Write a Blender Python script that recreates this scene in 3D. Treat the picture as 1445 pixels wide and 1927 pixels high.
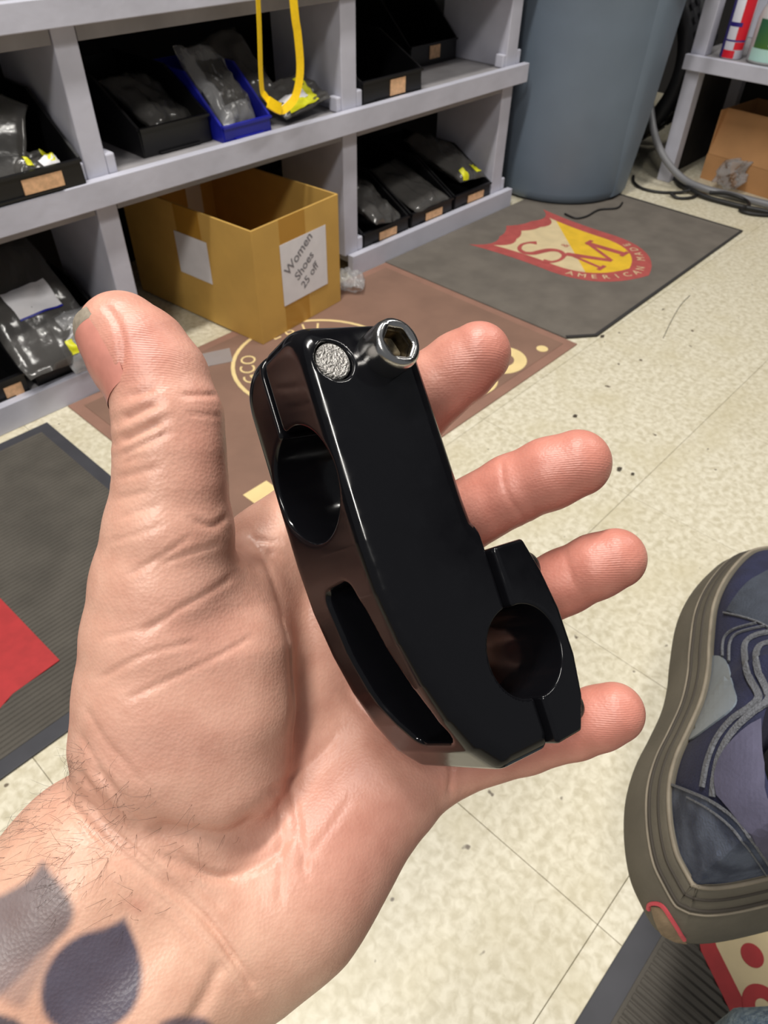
import bpy, bmesh, math, random
import numpy as np
from mathutils import Vector, Matrix, noise
from mathutils.bvhtree import BVHTree
from mathutils.geometry import delaunay_2d_cdt

for o in list(bpy.data.objects):
    bpy.data.objects.remove(o)
scene = bpy.context.scene
COL = scene.collection
R_ = random.Random(7)

# ------------------------------------------------------------------ camera
# phone main camera, about 24 mm equivalent, held 0.8 m above the floor and looking 44 degrees down
F = 1340.0; CX, CY = 722.5, 963.5; CAMH = 0.8
def _n(v): return v/np.linalg.norm(v)
def cdir(px, py): return np.array([(px-CX)/F, -(py-CY)/F, -1.0])
_up = -_n(cdir(690, 2369)); _x = cdir(2430, -275); _x = _n(_x-_up*_x.dot(_up)); _y = np.cross(_up, _x)
RW = np.stack([_x, _y, _up]); CAM = np.array([0, 0, CAMH])
def c2w(P): return np.asarray(P) @ RW.T + CAM           # camera metres -> world
def w2c(P): return (np.asarray(P)-CAM) @ RW
def on_z(px, py, z=0.0): r = RW @ cdir(px, py); return CAM+r*(z-CAMH)/r[2]

cd = bpy.data.cameras.new('camera'); cam = bpy.data.objects.new('camera', cd); COL.objects.link(cam)
cd.sensor_fit = 'VERTICAL'; cd.sensor_height = 36.0; cd.sensor_width = 27.0
cd.lens = F/1927*36; cd.clip_start = 0.01; cd.clip_end = 50
M = Matrix.Identity(4)
for i in range(3):
    for j in range(3): M[i][j] = RW[i, j]
    M[i][3] = CAM[i]
cam.matrix_world = M
cd.dof.use_dof = True; cd.dof.focus_distance = 0.19; cd.dof.aperture_fstop = 42.0
scene.camera = cam

# ------------------------------------------------------------------ light and exposure
scene.view_settings.view_transform = 'Standard'; scene.view_settings.look = 'None'
scene.view_settings.exposure = 0.0; scene.view_settings.gamma = 1.0
scene.view_settings.use_curve_mapping = False
w = bpy.data.worlds.new('room_ambient'); scene.world = w; w.use_nodes = True
w.node_tree.nodes['Background'].inputs[0].default_value = (0.93, 0.96, 1.0, 1)
w.node_tree.nodes['Background'].inputs[1].default_value = 0.17
def tube(name, loc, power, rz=0, col=(1, 0.965, 0.90), sx=1.2, sy=0.16):
    l = bpy.data.lights.new(name, 'AREA'); l.shape = 'RECTANGLE'; l.size = sx; l.size_y = sy
    l.energy = power; l.color = col
    o = bpy.data.objects.new(name, l); COL.objects.link(o); o.location = loc; o.rotation_euler = (0, 0, rz)
    return o
tube('ceiling_tube_light', (-1.15, -0.25, 2.55), 40, 0.3)
tube('ceiling_tube_light', (0.45, 0.75, 2.6), 50, 0.0)
tube('ceiling_tube_light', (2.2, -0.1, 2.6), 26, 0.0)

# ------------------------------------------------------------------ helpers
def lin(r, g, b):
    return tuple(((c/255)/12.92 if c/255 <= 0.04045 else ((c/255+0.055)/1.055)**2.4) for c in (r, g, b))
MATS = {}
def mat(name, col, rough=0.6, metal=0.0, spec=0.5, var=0.0, vscale=20, bump=0.0, bscale=200, alpha=1.0,
        coat=0.0, trans=0.0, col2=None, detail=6, lo=0.35, hi=0.65, sheen=0.0):
    if name in MATS: return MATS[name]
    m = bpy.data.materials.new(name); m.use_nodes = True; nt = m.node_tree; b = nt.nodes['Principled BSDF']
    b.inputs['Roughness'].default_value = rough; b.inputs['Metallic'].default_value = metal
    b.inputs['Specular IOR Level'].default_value = spec; b.inputs['Alpha'].default_value = alpha
    b.inputs['Coat Weight'].default_value = coat; b.inputs['Transmission Weight'].default_value = trans
    b.inputs['Sheen Weight'].default_value = sheen
    c = lin(*col)+(1,)
    b.inputs['Base Color'].default_value = c
    g = None
    if var or col2 or bump:
        g = nt.nodes.new('ShaderNodeNewGeometry')
    if var or col2:
        t = nt.nodes.new('ShaderNodeTexNoise'); t.inputs['Scale'].default_value = vscale; t.inputs['Detail'].default_value = detail
        nt.links.new(g.outputs['Position'], t.inputs['Vector'])
        r = nt.nodes.new('ShaderNodeValToRGB')
        r.color_ramp.elements[0].position = lo; r.color_ramp.elements[1].position = hi
        d = lin(*col2)+(1,) if col2 else tuple(x*(1-var) for x in c[:3])+(1,)
        r.color_ramp.elements[0].color = d; r.color_ramp.elements[1].color = c
        nt.links.new(t.outputs['Fac'], r.inputs['Fac']); nt.links.new(r.outputs['Color'], b.inputs['Base Color'])
    if bump:
        t = nt.nodes.new('ShaderNodeTexNoise'); t.inputs['Scale'].default_value = bscale; t.inputs['Detail'].default_value = 4
        nt.links.new(g.outputs['Position'], t.inputs['Vector'])
        bp = nt.nodes.new('ShaderNodeBump'); bp.inputs['Strength'].default_value = bump; bp.inputs['Distance'].default_value = 0.002
        nt.links.new(t.outputs['Fac'], bp.inputs['Height']); nt.links.new(bp.outputs['Normal'], b.inputs['Normal'])
    MATS[name] = m
    return m

def origin(p):
    v = Vector((0, 0, 0))
    while p: v += p.location; p = p.parent
    return v
def thing(name, label, cat, loc=(0, 0, 0), group=None):
    o = bpy.data.objects.new(name, None); COL.objects.link(o); o.location = loc; o.empty_display_size = 0.05
    return tag(o, label, cat, group)
def tag(o, label, cat, group=None):
    o['label'] = label; o['category'] = cat
    if group: o['group'] = group
    return o
def obj(name, vs, fs, m, parent=None, smooth=False, kind=None):
    """one mesh object; vertices given in world space"""
    vs = np.asarray(vs, float)
    if parent: base = np.array(origin(parent))
    else: base = np.zeros(3)
    me = bpy.data.meshes.new(name); me.from_pydata((vs-base).tolist(), [], [list(f) for f in fs]); me.update()
    if smooth: me.polygons.foreach_set('use_smooth', [True]*len(me.polygons))
    if m: me.materials.append(m)
    o = bpy.data.objects.new(name, me); COL.objects.link(o)
    if parent: o.parent = parent
    if kind: o['kind'] = kind
    return o
def bmobj(name, bm, m, parent=None, smooth=False, kind=None, keep=False):
    bmesh.ops.recalc_face_normals(bm, faces=bm.faces)
    bm.verts.ensure_lookup_table()
    vs = [v.co[:] for v in bm.verts]; fs = [[v.index for v in f.verts] for f in bm.faces]
    bm.verts.index_update(); fs = [[v.index for v in f.verts] for f in bm.faces]
    bm.free()
    return obj(name, vs, fs, m, parent, smooth, kind)
def bm_box(bm, x0, x1, y0, y1, z0, z1, bev=0.0, rot=0.0, piv=None):
    r = bmesh.ops.create_cube(bm, size=1.0); vs = r['verts']
    for v in vs:
        v.co = Vector(((x0+x1)/2+v.co.x*(x1-x0), (y0+y1)/2+v.co.y*(y1-y0), (z0+z1)/2+v.co.z*(z1-z0)))
    if bev:
        es = list({e for v in vs for e in v.link_edges})
        rr = bmesh.ops.bevel(bm, geom=es, offset=bev, segments=2, profile=0.5, affect='EDGES')
        vs = list({v for f in rr['faces'] for v in f.verts} | {v for v in vs if v.is_valid})
    if rot:
        p = Vector(piv) if piv else Vector(((x0+x1)/2, (y0+y1)/2, 0))
        bmesh.ops.rotate(bm, verts=vs, cent=p, matrix=Matrix.Rotation(rot, 3, 'Z'))
    return vs
def box(name, x0, x1, y0, y1, z0, z1, m, parent=None, bev=0.0015, rot=0.0, piv=None, kind=None):
    bm = bmesh.new(); bm_box(bm, x0, x1, y0, y1, z0, z1, bev, rot, piv)
    return bmobj(name, bm, m, parent, kind=kind)
def prism(poly, axis, a, b):
    """extrude a 2-D polygon along an axis; returns verts, faces.  axis 'z': poly=(x,y); 'x': poly=(y,z); 'y': poly=(x,z)"""
    def mk(p, t):
        return {'z': (p[0], p[1], t), 'x': (t, p[0], p[1]), 'y': (p[0], t, p[1])}[axis]
    n = len(poly); vs = [mk(p, a) for p in poly]+[mk(p, b) for p in poly]
    fs = [list(range(n)), list(range(2*n-1, n-1, -1))]+[[i, i+n, (i+1) % n+n, (i+1) % n] for i in range(n)]
    return vs, fs
class MB:
    def __init__(s): s.v = []; s.f = []
    def add(s, vs, fs):
        k = len(s.v); s.v += [tuple(v) for v in vs]; s.f += [[i+k for i in f] for f in fs]; return s
    def box(s, x0, x1, y0, y1, z0, z1):
        return s.add(*prism([(x0, y0), (x1, y0), (x1, y1), (x0, y1)], 'z', z0, z1))
    def build(s, name, m, parent=None, smooth=False, kind=None, xf=None):
        bm = bmesh.new(); vv = [bm.verts.new(v) for v in s.v]
        for f in s.f:
            try: bm.faces.new([vv[i] for i in f])
            except ValueError: pass
        if xf is not None: bmesh.ops.transform(bm, matrix=xf, verts=bm.verts)
        return bmobj(name, bm, m, parent, smooth, kind)
def sweep(path, r, seg=10, closed=False, flat=None, caps=True):
    """tube (or flat ribbon w x t) along a path, parallel transported"""
    P = [Vector(p) for p in path]; n = len(P); vs = []; fs = []
    rr = r if hasattr(r, '__len__') else [r]*n
    T = [(P[min(i+1, n-1)]-P[max(i-1, 0)]).normalized() for i in range(n)]
    if closed: T = [(P[(i+1) % n]-P[i-1]).normalized() for i in range(n)]
    u = T[0].orthogonal().normalized()
    if flat and len(flat) > 2: u = Vector(flat[2])
    for i in range(n):
        u = (u-T[i]*u.dot(T[i])).normalized(); v = T[i].cross(u)
        if flat:
            a, b = flat[0]/2, flat[1]/2
            for (x, y) in ((-a, -b), (a, -b), (a, b), (-a, b)): vs.append(P[i]+u*x+v*y)
        else:
            for k in range(seg):
                t = 2*math.pi*k/seg; vs.append(P[i]+(u*math.cos(t)+v*math.sin(t))*rr[i])
    s = 4 if flat else seg
    for i in range(n if closed else n-1):
        j = (i+1) % n
        for k in range(s): fs.append([i*s+k, i*s+(k+1) % s, j*s+(k+1) % s, j*s+k])
    if caps and not closed: fs += [list(range(s))[::-1], list(range((n-1)*s, n*s))]
    return vs, fs
def spline(pts, m=8):
    P = [np.array(p, float) for p in pts]; out = []
    for i in range(len(P)-1):
        a = P[max(i-1, 0)]; b = P[i]; c = P[i+1]; d = P[min(i+2, len(P)-1)]
        for k in range(m):
            t = k/m
            out.append(0.5*((2*b)+(-a+c)*t+(2*a-5*b+4*c-d)*t*t+(-a+3*b-3*c+d)*t**3))
    out.append(P[-1]); return out
def lathe(prof, c, seg=48, close_bottom=True):
    vs = []; fs = []; n = len(prof)
    for (r, z) in prof:
        for k in range(seg):
            a = 2*math.pi*k/seg; vs.append((c[0]+r*math.cos(a), c[1]+r*math.sin(a), c[2]+z))
    for i in range(n-1):
        for k in range(seg): fs.append([i*seg+k, i*seg+(k+1) % seg, (i+1)*seg+(k+1) % seg, (i+1)*seg+k])
    if close_bottom: fs.append(list(range(seg))[::-1])
    return vs, fs
def text_mesh(s, size, bold=0.0):
    cu = bpy.data.curves.new('letters', 'FONT'); cu.body = s; cu.size = size; cu.align_x = 'CENTER'; cu.align_y = 'CENTER'
    cu.offset = bold; cu.resolution_u = 3
    o = bpy.data.objects.new('letters', cu); COL.objects.link(o)
    dg = bpy.context.evaluated_depsgraph_get(); me = o.evaluated_get(dg).to_mesh()
    vs = [v.co[:] for v in me.vertices]; fs = [list(p.vertices) for p in me.polygons]
    bpy.data.objects.remove(o); bpy.data.curves.remove(cu)
    return vs, fs
def flat_poly(poly, z0, z1):
    """flat (possibly concave) print of finite thickness"""
    bm = bmesh.new(); f = bm.faces.new([bm.verts.new((p[0], p[1], z1)) for p in poly])
    bmesh.ops.triangulate(bm, faces=[f]); bm.verts.index_update()
    vs = [v.co[:] for v in bm.verts]; fs = [[v.index for v in q.verts] for q in bm.faces]
    n = len(poly); vs += [(p[0], p[1], z0) for p in poly]; fs += [[i, (i+1) % n, (i+1) % n+n, i+n] for i in range(n)]
    bm.free(); return vs, fs

# ------------------------------------------------------------------ materials
GREY = mat('grey_painted_wood', (194, 194, 207), 0.55, var=0.16, vscale=9, bump=0.25, bscale=60, lo=0.3, hi=0.6)
GREY2 = mat('grey_painted_board', (156, 153, 156), 0.6, var=0.2, vscale=14, bump=0.2, bscale=60)
DARKWOOD = mat('dark_backing', (38, 34, 33), 0.8, var=0.3)
BLKP = mat('black_plastic', (15, 15, 18), 0.42, bump=0.1, bscale=400)
BLUEP = mat('blue_plastic', (28, 34, 150), 0.35)
CARD = mat('cardboard', (206, 164, 84), 0.75, var=0.12, vscale=12, bump=0.08, bscale=300)
CARD_IN = mat('cardboard_inside', (176, 138, 70), 0.8, var=0.12, vscale=12)
CARD2 = mat('brown_cardboard', (190, 140, 92), 0.8, var=0.15, vscale=10)
TAPE = mat('packing_tape', (186, 138, 56), 0.25, var=0.1, vscale=8)
PAPER = mat('paper', (228, 226, 230), 0.7, var=0.05, vscale=40)
INK = mat('grey_ink', (120, 118, 124), 0.7)
ORANGE = mat('orange_label', (234, 186, 142), 0.6, var=0.25, vscale=120)
YEL = mat('yellow_webbing', (250, 206, 10), 0.5, var=0.08, vscale=200)
YGREEN = mat('yellow_print', (222, 220, 30), 0.45, var=0.2, vscale=90)
BAG = mat('clear_plastic_bag', (190, 190, 192), 0.16, alpha=0.42, spec=0.7, bump=0.35, bscale=50)
BAGD = mat('dark_plastic_bag', (84, 82, 80), 0.16, alpha=0.75, spec=0.8, bump=0.5, bscale=45)
CAN = mat('blue_grey_plastic', (112, 126, 142), 0.5, var=0.12, vscale=6, bump=0.15, bscale=700)
RUB = mat('black_mat_rubber', (112, 105, 97), 0.85, var=0.22, vscale=14, bump=0.3, bscale=500)
RUBL = mat('ribbed_mat_rubber', (88, 83, 76), 0.85, var=0.25, vscale=16, bump=0.3, bscale=500)
RUBE = mat('mat_edge_rubber', (62, 62, 68), 0.6, var=0.15, vscale=30)
BROWN = mat('brown_mat', (138, 106, 90), 0.8, var=0.16, vscale=10, bump=0.3, bscale=600)
BROWNE = mat('brown_mat_edge', (150, 112, 96), 0.7, var=0.12, vscale=20)
PRED = mat('red_print', (178, 82, 78), 0.75, var=0.16, vscale=40)
PRED2 = mat('bright_red_print', (178, 48, 50), 0.7, var=0.15, vscale=60)
PCREAM = mat('cream_print', (218, 198, 156), 0.75, var=0.12, vscale=30)
PYEL = mat('yellow_mat_print', (232, 188, 44), 0.75, var=0.14, vscale=30)
PTAN = mat('tan_print', (238, 212, 152), 0.75, var=0.1, vscale=30)
HOSE = mat('grey_hose', (128, 128, 132), 0.4)
CABLE = mat('black_cable', (26, 25, 26), 0.5)
TYRE = mat('black_tyre_rubber', (34, 34, 38), 0.5, bump=0.4, bscale=300)

# ------------------------------------------------------------------ floor and walls
def floor_mat():
    m = bpy.data.materials.new('speckled_vinyl_tile'); m.use_nodes = True; nt = m.node_tree; b = nt.nodes['Principled BSDF']
    g = nt.nodes.new('ShaderNodeNewGeometry'); oi = nt.nodes.new('ShaderNodeObjectInfo')
    def noise_(sc, det, ds=0):
        t = nt.nodes.new('ShaderNodeTexNoise'); t.inputs['Scale'].default_value = sc; t.inputs['Detail'].default_value = det
        t.inputs['Distortion'].default_value = ds
        nt.links.new(g.outputs['Position'], t.inputs['Vector']); return t
    def ramp(src, p0, c0, p1, c1):
        r = nt.nodes.new('ShaderNodeValToRGB'); e = r.color_ramp.elements
        e[0].position = p0; e[0].color = c0; e[1].position = p1; e[1].color = c1
        nt.links.new(src, r.inputs['Fac']); return r
    def mix(fac, a, bb, mode='MIX'):
        x = nt.nodes.new('ShaderNodeMix'); x.data_type = 'RGBA'; x.blend_type = mode
        if isinstance(fac, float): x.inputs[0].default_value = fac
        else: nt.links.new(fac, x.inputs[0])
        nt.links.new(a, x.inputs[6])
        if isinstance(bb, tuple): x.inputs[7].default_value = bb
        else: nt.links.new(bb, x.inputs[7])
        return x.outputs[2]
    n1 = noise_(95, 7, 0.4)
    base = ramp(n1.outputs['Fac'], 0.34, lin(200, 191, 166)+(1,), 0.64, lin(229, 222, 202)+(1,)).outputs['Color']
    n2 = noise_(9, 5)
    stain = ramp(n2.outputs['Fac'], 0.26, (0.7, 0.7, 0.7, 1), 0.50, (0, 0, 0, 1)).outputs['Color']
    base = mix(stain, base, lin(206, 196, 166)+(1,))
    n3 = noise_(42, 2)
    spot = ramp(n3.outputs['Fac'], 0.255, (1, 1, 1, 1), 0.285, (0, 0, 0, 1)).outputs['Color']
    base = mix(spot, base, lin(112, 100, 84)+(1,))
    hue = ramp(oi.outputs['Random'], 0.0, (0.94, 0.93, 0.90, 1), 1.0, (1, 1, 1, 1)).outputs['Color']
    base = mix(1.0, base, hue, 'MULTIPLY')
    nt.links.new(base, b.inputs['Base Color'])
    b.inputs['Roughness'].default_value = 0.42
    bp = nt.nodes.new('ShaderNodeBump'); bp.inputs['Strength'].default_value = 0.12; bp.inputs['Distance'].default_value = 0.001
    nt.links.new(n1.outputs['Fac'], bp.inputs['Height']); nt.links.new(bp.outputs['Normal'], b.inputs['Normal'])
    return m
TILE = floor_mat()
GROUT = mat('floor_seam', (150, 134, 104), 0.9)
floor = box('floor', -3.0, 4.0, -3.0, 2.2, -0.06, -0.0035, GROUT, None, 0, kind='structure')
floor['label'] = 'speckled cream vinyl tile floor'
bm = bmesh.new(); bm_box(bm, -0.1522, 0.1522, -0.1522, 0.1522, -0.0032, 0.0, 0.0004)
t0 = bmobj('tile', bm, TILE, floor)
for i in range(-6, 12):
    for j in range(-6, 7):
        o = t0 if (i, j) == (-6, -6) else t0.copy()
        if o is not t0: COL.objects.link(o)
        o.location = (0.329+0.1525+i*0.305, -0.008+0.1525+j*0.305, 0)
WALL = mat('dim_painted_wall', (46, 44, 45), 0.8, var=0.1, vscale=3)
box('wall_back', -3.0, 4.0, 1.72, 1.8, 0, 2.8, WALL, None, 0, kind='structure')
box('wall_right', 3.4, 3.48, -3.0, 1.72, 0, 2.8, WALL, None, 0, kind='structure')

# ------------------------------------------------------------------ long shelf unit
YS = 1.196
sh = thing('shelf_unit', 'grey painted wooden shelf unit holding bins along the back', 'shelf', (0.9, YS, 0))
XL, XR = -0.05, 1.848
box('front_rail', XL, XR, YS, YS+0.018, 0.585, 0.622, GREY, sh)
box('front_rail', XL, XR, YS, YS+0.018, 0.326, 0.370, GREY, sh)
box('front_rail', XL, 0.632, YS, YS+0.018, 0.0, 0.052, GREY, sh)
box('front_rail', 1.186, XR, YS, YS+0.018, 0.0, 0.052, GREY, sh)
for z0, z1 in ((0.604, 0.619), (0.348, 0.366)):
    box('shelf_board', XL, XR-0.004, YS+0.0185, YS+0.46, z0, z1, GREY2, sh)
for a, b in ((XL, 0.628), (1.190, XR-0.004)):
    box('shelf_board', a, b, YS+0.0185, YS+0.46, 0.030, 0.048, GREY2, sh)
for z0, z1 in ((0.562, 0.6035), (0.310, 0.3475)):
    for a, b in ((XL, 0.5785), (0.6215, 1.1765), (1.2235, 1.765)):
        box('support_cleat', a, b, YS+0.020, YS+0.045, z0, z1, GREY2, sh)
for x0, x1 in ((-0.022, 0.02), (0.580, 0.620), (1.178, 1.222), (1.767, 1.813)):
    for z0, z1 in ((0.3665, 0.6035), (0.0485, 0.3475)):
        box('post', x0, x1, YS+0.019, YS+0.235, z0, z1, GREY, sh, 0.002)
        box('corner_block', x1+0.0005, x1+0.018, YS+0.0195, YS+0.055, z0+0.0005, z0+0.034, GREY, sh, 0.003)
        if z0 > 0.3: box('corner_block', x0-0.014, x0-0.0005, YS+0.0195, YS+0.045, z0+0.0005, z0+0.03, GREY, sh, 0.003)
box('back_panel', XL, XR, YS+0.4605, YS+0.475, 0.0, 0.75, DARKWOOD, sh, 0)
box('top_board', XL, XR, YS, YS+0.46, 0.86, 0.88, GREY2, sh)
for x0, x1 in ((-0.022, 0.02), (0.580, 0.620), (1.178, 1.222), (1.767, 1.813)):
    box('post', x0, x1, YS+0.019, YS+0.235, 0.6195, 0.8595, GREY, sh, 0.002)

# ------------------------------------------------------------------ storage bins
def storage_bin(x0, x1, yf, z, h, depth, m, label, lip=0.36, lab=None, group='plastic parts bins on the shelf', name='storage_bin'):
    t = thing(name, label, 'bin', ((x0+x1)/2, yf+depth/2, z), group)
    g = MB(); th = 0.0028; hl = h*lip
    side = [(yf, z), (yf+depth, z), (yf+depth, z+h), (yf+depth*0.42, z+h), (yf+0.004, z+hl)]
    g.add(*prism(side, 'x', x0, x0+th)); g.add(*prism(side, 'x', x1-th, x1))
    g.box(x0+th, x1-th, yf, yf+depth, z, z+th)
    g.box(x0+th, x1-th, yf+depth-th, yf+depth, z+th, z+h)
    g.box(x0+th, x1-th, yf, yf+th, z+th, z+hl)
    g.build('body', m, t)
    r = MB()
    r.box(x0, x1, yf-0.004, yf+0.0045, z+hl-0.0005, z+hl+0.004)
    for xx in (x0-0.002, x1-th):
        r.add(*prism([(yf+0.004, z+hl), (yf+0.004, z+hl+0.005), (yf+depth*0.42, z+h+0.005), (yf+depth, z+h+0.005), (yf+depth, z+h), (yf+depth*0.42, z+h)], 'x', xx, xx+th+0.002))
    r.build('rim', m, t)
    s = MB(); xm0, xm1 = x0+(x1-x0)*0.22, x0+(x1-x0)*0.82
    s.box(xm0, xm1, yf-0.004, yf-0.0003, z+0.002, z+0.005); s.build('label_holder', m, t)
    if lab:
        a, b, za, zb = lab
        box('label', x0+(x1-x0)*a, x0+(x1-x0)*b, yf-0.0022, yf-0.0004, z+h*lip*za, z+h*lip*zb, ORANGE, t, 0)
    return t
ZU, ZL = 0.3665, 0.0485
storage_bin(0.335, 0.568, 1.199, 0.371, 0.115, 0.30, BLKP, 'wide black bin with a long orange label left of the upper post', 0.30, (0.55, 0.84, 0.18, 0.82))
storage_bin(0.712, 0.862, 1.250, ZU, 0.105, 0.30, BLKP, 'black bin holding a crumpled grey bag next to the blue bin', 0.42)
storage_bin(0.868, 0.985, 1.2185, ZU, 0.100, 0.24, BLUEP, 'blue plastic bin holding clear bags behind the yellow strap', 0.25)
storage_bin(1.243, 1.440, 1.2185, ZU, 0.100, 0.32, BLKP, 'black bin with a square orange label at front of right upper bay', 0.42, (0.45, 0.70, 0.15, 0.9))
storage_bin(1.570, 1.755, 1.370, ZU, 0.135, 0.26, BLKP, 'black bin pushed back near the right end post on upper shelf', 0.33, (0.40, 0.62, 0.3, 0.95))
storage_bin(1.243, 1.410, 1.2160, ZL, 0.105, 0.34, BLKP, 'black bin in the lower bay nearest the middle post', 0.32, (0.34, 0.72, 0.05, 0.72))
storage_bin(1.422, 1.590, 1.2160, ZL, 0.105, 0.34, BLKP, 'black bin in the middle of three in the lower right bay', 0.32, (0.34, 0.74, 0.05, 0.72))
storage_bin(1.601, 1.762, 1.2160, ZL, 0.105, 0.34, BLKP, 'black bin nearest the trash can in the lower right bay', 0.32, (0.36, 0.80, 0.05, 0.72))
storage_bin(0.215, 0.368, 1.2160, ZL, 0.105, 0.34, BLKP, 'black bin at the left photo edge in the lower bay', 0.34, (0.72, 0.93, 0.05, 0.7))
storage_bin(0.385, 0.560, 1.2160, ZL, 0.105, 0.34, BLKP, 'black bin behind the thumb tip overflowing with labelled parts bags', 0.30, (0.42, 0.58, 0.1, 0.9))

def bag(name, label, c, size, rot, seed, m=BAG, amp=0.3, group='crumpled plastic parts bags', extras=()):
    """crumpled pillow bag: closed two-sided sheet with folds; extras = [(u0,u1,v0,v1,material,name)] print patches on the top side"""
    t = thing(name, label, 'plastic bag', c, group)
    N = 22; vs = []; E_ = Matrix.Rotation(rot[2], 3, 'Z') @ Matrix.Rotation(rot[1], 3, 'Y') @ Matrix.Rotation(rot[0], 3, 'X')
    def P(u, v, s, lift=0):
        x, y = u*2-1, v*2-1
        e = max(0.0, (1-x**4)*(1-y**4))**0.5
        nz = noise.noise(Vector((u*3.1+seed*7.3, v*3.7, s*1.3)))*0.8+noise.noise(Vector((u*8+seed*3.1, v*9, s*2.1+4)))*0.45+abs(noise.noise(Vector((u*5.2, v*4.3+seed, 9.1))))*0.6
        z = s*e*size[2]*(0.55+amp*nz)+size[2]*amp*0.8*nz*(0.35)
        px = x*size[0]*(1+0.06*noise.noise(Vector((v*4, seed, 3.3)))); py = y*size[1]*(1+0.06*noise.noise(Vector((u*4, seed, 5.3))))
        q = E_ @ Vector((px/2, py/2, z+lift)); return (c[0]+q.x, c[1]+q.y, c[2]+q.z)
    for s in (1, -1):
        for i in range(N+1):
            for j in range(N+1): vs.append(P(i/N, j/N, s))
    fs = []; K = (N+1)**2
    for i in range(N):
        for j in range(N):
            a = i*(N+1)+j; fs.append([a, a+N+1, a+N+2, a+1]); fs.append([K+a, K+a+1, K+a+N+2, K+a+N+1])
    for i in range(N):
        for (a, b) in ((i*(N+1), (i+1)*(N+1)), ((i+1)*(N+1)+N, i*(N+1)+N), (i+1, i), (N*(N+1)+i, N*(N+1)+i+1)):
            fs.append([a, b, K+b, K+a])
    obj('film', vs, fs, m, t, True)
    for (u0, u1, v0, v1, mm, nm) in extras:
        n = 7; pv = [P(u0+(u1-u0)*i/n, v0+(v1-v0)*j/n, 1, 0.0016) for i in range(n+1) for j in range(n+1)]
        pv += [P(u0+(u1-u0)*i/n, v0+(v1-v0)*j/n, 1, 0.0006) for i in range(n+1) for j in range(n+1)]
        k = (n+1)**2; pf = [[i*(n+1)+j, (i+1)*(n+1)+j, (i+1)*(n+1)+j+1, i*(n+1)+j+1] for i in range(n) for j in range(n)]
        obj(nm, pv[:k], pf, mm, t, True)
    return t
bag('parts_bag', 'dull flat grey bag leaning in the upper left bin', (0.435, 1.275, 0.462), (0.17, 0.15, 0.016), (0.85, 0.45, -0.35), 1.0, BAGD, 0.2)
bag('parts_bag', 'small bag of bolts with yellow print in the upper left bin', (0.505, 1.235, 0.395), (0.085, 0.06, 0.03), (0.35, 0.0, 0.1), 2.0, BAGD, 0.4,
    extras=((0.3, 0.42, 0.3, 0.7, YGREEN, 'yellow_patch'), (0.55, 0.95, 0.1, 0.5, PAPER, 'parts'), (0.75, 0.9, 0.3, 0.8, YGREEN, 'yellow_patch')))
bag('parts_bag', 'crumpled grey bag lying inside the black upper bin', (0.80, 1.345, 0.425), (0.12, 0.14, 0.03), (0.5, 0.1, 0.3), 3.0, BAGD, 0.35)
bag('parts_bag', 'pale clear bag standing up in the blue bin', (0.925, 1.300, 0.440), (0.10, 0.17, 0.035), (0.75, 0.15, 0.2), 4.0, BAG, 0.4,
    extras=((0.15, 0.85, 0.2, 0.75, BAGD, 'contents'),))
bag('parts_bag', 'large clear bag leaning behind the yellow strap', (1.00, 1.345, 0.44), (0.13, 0.18, 0.035), (0.7, -0.2, -0.15), 5.0, BAGD, 0.35)
bag('parts_bag', 'clear bag with yellow green print beside the middle post', (1.085, 1.262, 0.405), (0.14, 0.085, 0.028), (0.42, -0.1, 0.12), 6.0, BAGD, 0.35,
    extras=((0.1, 0.62, 0.02, 0.2, YGREEN, 'yellow_print'), (0.1, 0.6, 0.2, 0.42, PAPER, 'white_print'), (0.60, 0.74, 0.02, 0.75, YGREEN, 'yellow_print')))
bag('parts_bag', 'clear bag in the lower bin nearest the middle post', (1.320, 1.285, 0.132), (0.13, 0.17, 0.03), (0.5, 0.25, 0.25), 7.0, BAGD, 0.45)
bag('parts_bag', 'flat dark bag in the middle lower bin', (1.505, 1.31, 0.115), (0.14, 0.20, 0.02), (0.3, 0.0, 0.05), 8.0, BAGD, 0.35)
bag('parts_bag', 'shiny bag with small yellow marks in the bin by the trash can', (1.680, 1.325, 0.143), (0.12, 0.22, 0.035), (0.3, 0.1, 0.05), 9.0, BAGD, 0.45,
    extras=((0.1, 0.3, 0.0, 0.12, YGREEN, 'yellow_mark'), (0.7, 0.9, 0.05, 0.2, YGREEN, 'yellow_mark')))
bag('parts_bag', 'big grey bag with white and blue sticker below the thumb tip', (0.440, 1.285, 0.165), (0.17, 0.25, 0.03), (0.72, 0.05, 0.15), 10.0, BAGD, 0.3,
    extras=((0.26, 0.78, 0.40, 0.62, PAPER, 'sticker'), (0.26, 0.78, 0.385, 0.40, BLUEP, 'sticker_edge'), (0.05, 0.35, 0.80, 0.86, YGREEN, 'yellow_print')))
bag('parts_bag', 'clear bag with yellow strip hanging over the lower rail by the thumb', (0.505, 1.222, 0.100), (0.12, 0.11, 0.03), (0.95, 0.1, 0.1), 11.0, BAG, 0.4,
    extras=((0.82, 0.92, 0.05, 0.8, YGREEN, 'yellow_strip'), (0.05, 0.16, 0.3, 0.55, YGREEN, 'yellow_mark')))
bag('plastic_scrap', 'small crumpled clear plastic scrap on the brown mat by the box', (1.128, 1.150, 0.022), (0.06, 0.07, 0.03), (0.1, 0.1, 0.7), 12.0, BAG, 0.6, group='loose plastic scraps')

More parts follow.
